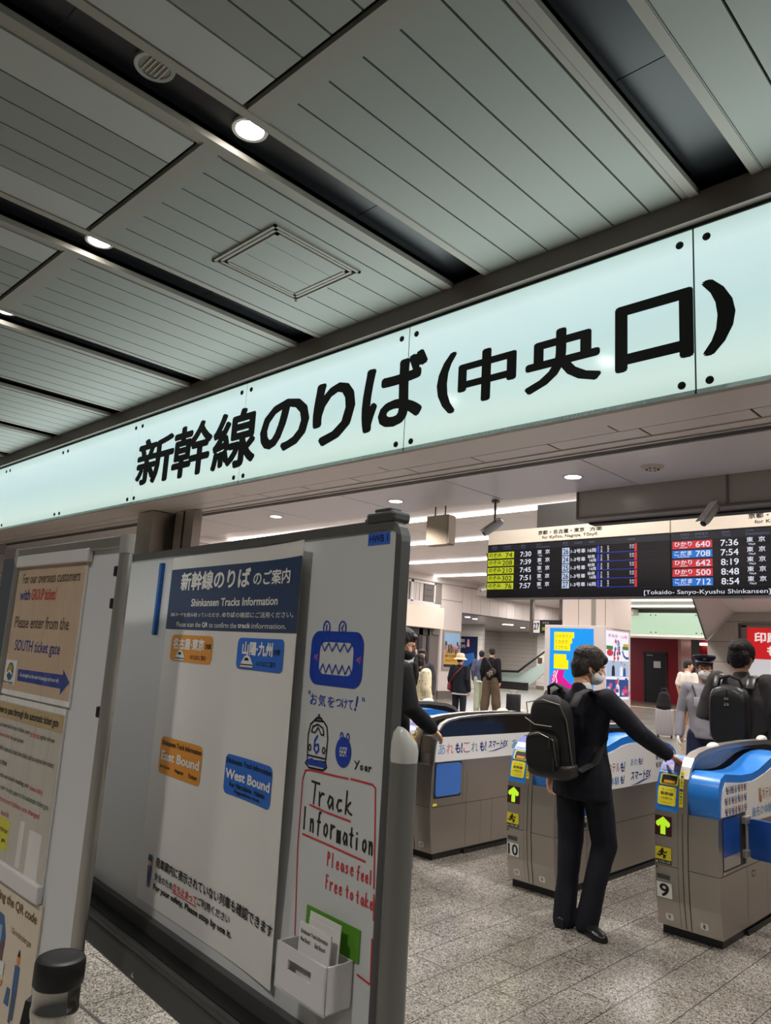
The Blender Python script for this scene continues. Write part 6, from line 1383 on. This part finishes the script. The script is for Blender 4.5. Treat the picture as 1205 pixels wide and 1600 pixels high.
# --- man in a white T-shirt with a suitcase
p = Person('person in a white T-shirt and tan trousers walking away by the red wall', (-7.28, 17.75, 0), -18, 1.84, dict(hy=-30, knR=(.12, .12, .5), anR=(.13, .12, .09), knL=(-.1, -.02, .5), anL=(-.11, -.14, .10)), vox=.009)
p.top(fabric('tshirt_white', (226, 216, 204), .85), hem=.86, hw=.18, arm=(.07, .07, .055), short=True, name='tshirt', vox=.012); p.legs(fabric('trousers_tan', (186, 142, 94), .85), (.105, .085, .075, .07), vox=.012); p.shoes(mat('shoe_white', (222, 218, 214), .5), 'printed'); p.hair(hairm, 'short')
def suitcase(loc, yaw, label, rgb, bag=None):
    t = thing('suitcase', loc, label, 'suitcase'); Mx = Matrix.Translation(loc) @ Matrix.Rotation(R(yaw), 4, 'Z')
    mb = MB(); mb.box(-.20, -.12, .06, .20, .12, .66, .03); b = hard('case_shell', mb, mat('case_'+label.split()[0], rgb, .4), t, Mx)
    mb = MB()
    for x in (-.12, -.04, .04, .12): mb.box(x-.012, -.126, .1, x+.012, -.118, .62)
    hard('ridge', mb, MATS['case_'+label.split()[0]], b, Mx)
    mb = MB(); mb.tube([(-.08, .06, .64), (-.08, .06, .74), (.08, .06, .74), (.08, .06, .64)], .009, 8); hard('pull_handle', mb, 'alu', t, Mx)
    for x in (-.15, .15):
        for y in (-.08, .08): mb = MB(); mb.cyl((x-.015, y, .035), (x+.015, y, .035), .035, seg=14); hard('wheel', mb, 'blackp', t, Mx)
    return Mx
Mx = suitcase((-7.98, 18.05, 0), 20, 'silver ridged suitcase standing left of the person in the white T-shirt', (158, 156, 158))
t = thing('shoulder_bag', tuple(Mx @ V((0, 0, .67))), 'black soft bag resting on top of the silver suitcase', 'bag')
mb = MB(); mb.limb([(-.02, -.02, .72), (0, -.02, .98)], [(.18, .13), (.13, .09)], seg=16); blob('bag_body', mb, fabric('bag_black', (30, 28, 30), .7), t, Mx, .012, 3, .02)
mb = MB(); mb.tube([(-.08, -.02, 1.02), (-.05, -.02, 1.14), (.05, -.02, 1.14), (.08, -.02, 1.02)], .012, 8); hard('bag_handle', mb, 'blackp', t, Mx)

# --- woman in the sun hat
p = Person('person in cream sun hat and navy coat with red strap, by the festival poster', (-11.05, 14.0, 0), 12, 1.66, dict(hy=-10), vox=.009)
p.top(fabric('coat_navy', (36, 38, 46), .85), hem=.80, hw=.21, hd=.15, arm=(.08, .07, .055), chest=(.2, .14), waist=(.19, .14), name='coat', vox=.012); p.legs(fabric('jeans_dark', (40, 42, 54), .8), vox=.012); p.shoes(MATS['shoe_black']); p.hair(hairb, 'short')
mb = MB(); mb.limb([(0, 0, .775), (0, 0, .80)], [(.208, .148), (.208, .148)], seg=18, cap0=.008); blob('shirt_hem', mb, MATS['shirt_white'], p.o, p.Mx, .012, 2)
h = p.HM; mb = MB()
mb.loft([[h @ V((r*math.cos(R(i*12)), -.01+r*1.08*math.sin(R(i*12)), z)) for i in range(30)] for r, z in ((.165, -.005), (.160, .0), (.105, .045), (.10, .06), (.097, .11), (.08, .14), (.03, .15))]); hat = hard('sun_hat', mb, mat('hat_cream', (232, 212, 178), .7), p.o, p.Mx, 60)
mb = MB(); mb.loft([[h @ V((r*math.cos(R(i*12)), -.01+r*1.08*math.sin(R(i*12)), z)) for i in range(30)] for r, z in ((.107, .047), (.103, .065))]); hard('hat_band', mb, mat('hat_band', (206, 176, 140), .7), hat, p.Mx, 60)
t = thing('crossbody_bag', tuple(p.Mx @ V((-.23, -.05, .86))), 'dark red crossbody bag hanging on the navy coat', 'bag')
mb = MB(); mb.limb([(-.235, -.05, .90), (-.24, -.05, 1.0)], [(.05, .09), (.045, .08)]); blob('bag_body', mb, mat('bag_red', (128, 36, 46), .5), t, p.Mx, .008, 2)
mb = MB(); mb.limb([(-.235, -.09, 1.0), (-.10, -.16, 1.2), (.06, -.15, 1.36), (.11, -.06, 1.47), (.10, .05, 1.45)], [(.014, .006)]*5, seg=8); hard('bag_strap', mb, MATS['bag_red'], t, p.Mx)

# --- the two men by the escalator
p = Person('person in a blue grey shirt and pale green trousers beside the brown trousers', (-14.55, 19.5, 0), 20, 1.84, dict(hy=20), vox=.01)
p.top(fabric('shirt_slate', (84, 88, 112), .85), hem=.84, hw=.19, arm=(.08, .072, .055), name='shirt', vox=.012); p.legs(fabric('trousers_sage', (176, 184, 160), .85), (.12, .10, .095, .09), vox=.012); p.shoes(MATS['shoe_white'], 'printed'); p.hair(hairm, 'short')
mb = MB(); mb.limb([(0, 0, .80), (0, 0, .83)], [(.188, .128), (.188, .13)], seg=18, cap0=.008); blob('shirt_hem', mb, MATS['shirt_white'], p.o, p.Mx, .012, 2)
p = Person('person in a black top and loose brown cargo trousers with a checked bag', (-13.0, 17.9, 0), 10, 1.92, dict(hy=38, anL=(-.14, -.08, .09), knL=(-.13, .0, .5), anR=(.16, .05, .09), knR=(.13, .05, .5)), vox=.01)
p.top(fabric('shirt_black', (24, 24, 27), .8), hem=.90, hw=.18, arm=(.078, .068, .052), name='sweater', vox=.012); p.legs(fabric('trousers_brown', (96, 80, 64), .85), (.125, .115, .12, .085), vox=.012, disp=.03); p.shoes(MATS['shoe_black']); p.hair(hairm, 'short')
t = thing('sling_bag', tuple(p.Mx @ V((.12, -.17, .95))), 'dark checked sling bag on the back of the person in brown trousers', 'bag')
mb = MB(); mb.limb([(.02, -.17, 1.02), (.16, -.17, 1.14)], [(.09, .05), (.085, .05)]); blob('bag_body', mb, fabric('bag_check', (70, 62, 58), .7), t, p.Mx, .01, 2)
mb = MB(); F = frame(p.Mx @ V((.09, -.24, 1.08)), (p.Mx.to_3x3() @ V((1, .0, .8))), (p.Mx.to_3x3() @ V((-.8, 0, 1))))
for i in range(4):
    for j in range(3):
        if (i+j) % 2 == 0: mb.prism(F, [(-.08+.04*i, -.06+.04*j), (-.04+.04*i, -.06+.04*j), (-.04+.04*i, -.02+.04*j), (-.08+.04*i, -.02+.04*j)], -.02, .002)
obj('check_patch', mb, mat('check_pale', (150, 140, 130), .6), t)
mb = MB(); mb.limb([(.16, -.18, 1.12), (.05, -.15, 1.28), (-.10, -.10, 1.44), (-.12, .02, 1.46)], [(.018, .006)]*4, seg=8); hard('bag_strap', mb, 'blackp', t, p.Mx)
suitcase((-12.55, 18.4, 0), 30, 'black suitcase standing behind the person in brown cargo trousers', (30, 30, 32))

# --- two women at the left behind the gates
def dots(name, base, dot):
    m = bpy.data.materials.new(name); m.use_nodes = True; nt = m.node_tree; b = nt.nodes['Principled BSDF']; b.inputs['Roughness'].default_value = .85
    tc = nt.nodes.new('ShaderNodeTexCoord'); v = nt.nodes.new('ShaderNodeTexVoronoi'); v.inputs['Scale'].default_value = 17; v.inputs['Randomness'].default_value = .5
    nt.links.new(tc.outputs['Object'], v.inputs['Vector']); r = nt.nodes.new('ShaderNodeValToRGB'); e = r.color_ramp.elements
    e[0].position = .13; e[0].color = lin(dot)+(1,); e[1].position = .18; e[1].color = lin(base)+(1,); nt.links.new(v.outputs['Distance'], r.inputs['Fac']); nt.links.new(r.outputs['Color'], b.inputs['Base Color']); return m
p = Person('person with long black ponytail in a cream coat with dark dots', (-8.30, 9.42, 0), 0, 1.60, dict(hy=8, hp=2), vox=.008)
p.top(dots('coat_dots', (246, 236, 200), (44, 38, 34)), hem=.62, hw=.30, hd=.2, arm=(.10, .095, .085), chest=(.23, .15), waist=(.24, .16), name='coat', vox=.012, disp=.02); p.legs(MATS['jeans_dark'], vox=.012); p.shoes(MATS['shoe_black'])
p.hair(hairm, 'long', extra=[((0, -.10, .01), (.045, .045, .05))])
h = p.HM; mb = MB(); mb.limb([h @ V((0, -.12, .02)), h @ V((.03, -.16, -.08)), h @ V((.05, -.15, -.24)), h @ V((.05, -.14, -.40)), h @ V((.04, -.13, -.47))], [.035, .048, .05, .038, .012], seg=12); blob('ponytail', mb, hairm, p.o, p.Mx, .006, 2, .014, FINE)
mb = MB(); mb.limb([(-.14, -.02, 1.44), (0, -.09, 1.46), (.14, -.02, 1.44)], [.05, .06, .05]); mb.limb([(-.12, .02, 1.44), (0, .07, 1.42), (.12, .02, 1.44)], [.045]*3); blob('scarf', mb, fabric('scarf_grey', (64, 62, 62), .9), p.o, p.Mx, .009, 3, .012)
p = Person('person with dark hair and grey jacket facing the viewer by the glass door', (-9.75, 11.15, 0), 215, 1.70, dict(hy=6), vox=.008)
p.top(fabric('jacket_grey', (70, 68, 70), .85), hem=.82, arm=(.075, .065, .05), vox=.012); p.legs(MATS['trousers_black'], vox=.012); p.shoes(MATS['shoe_black']); p.hair(hairb, 'long', extra=[]); p.face(None)
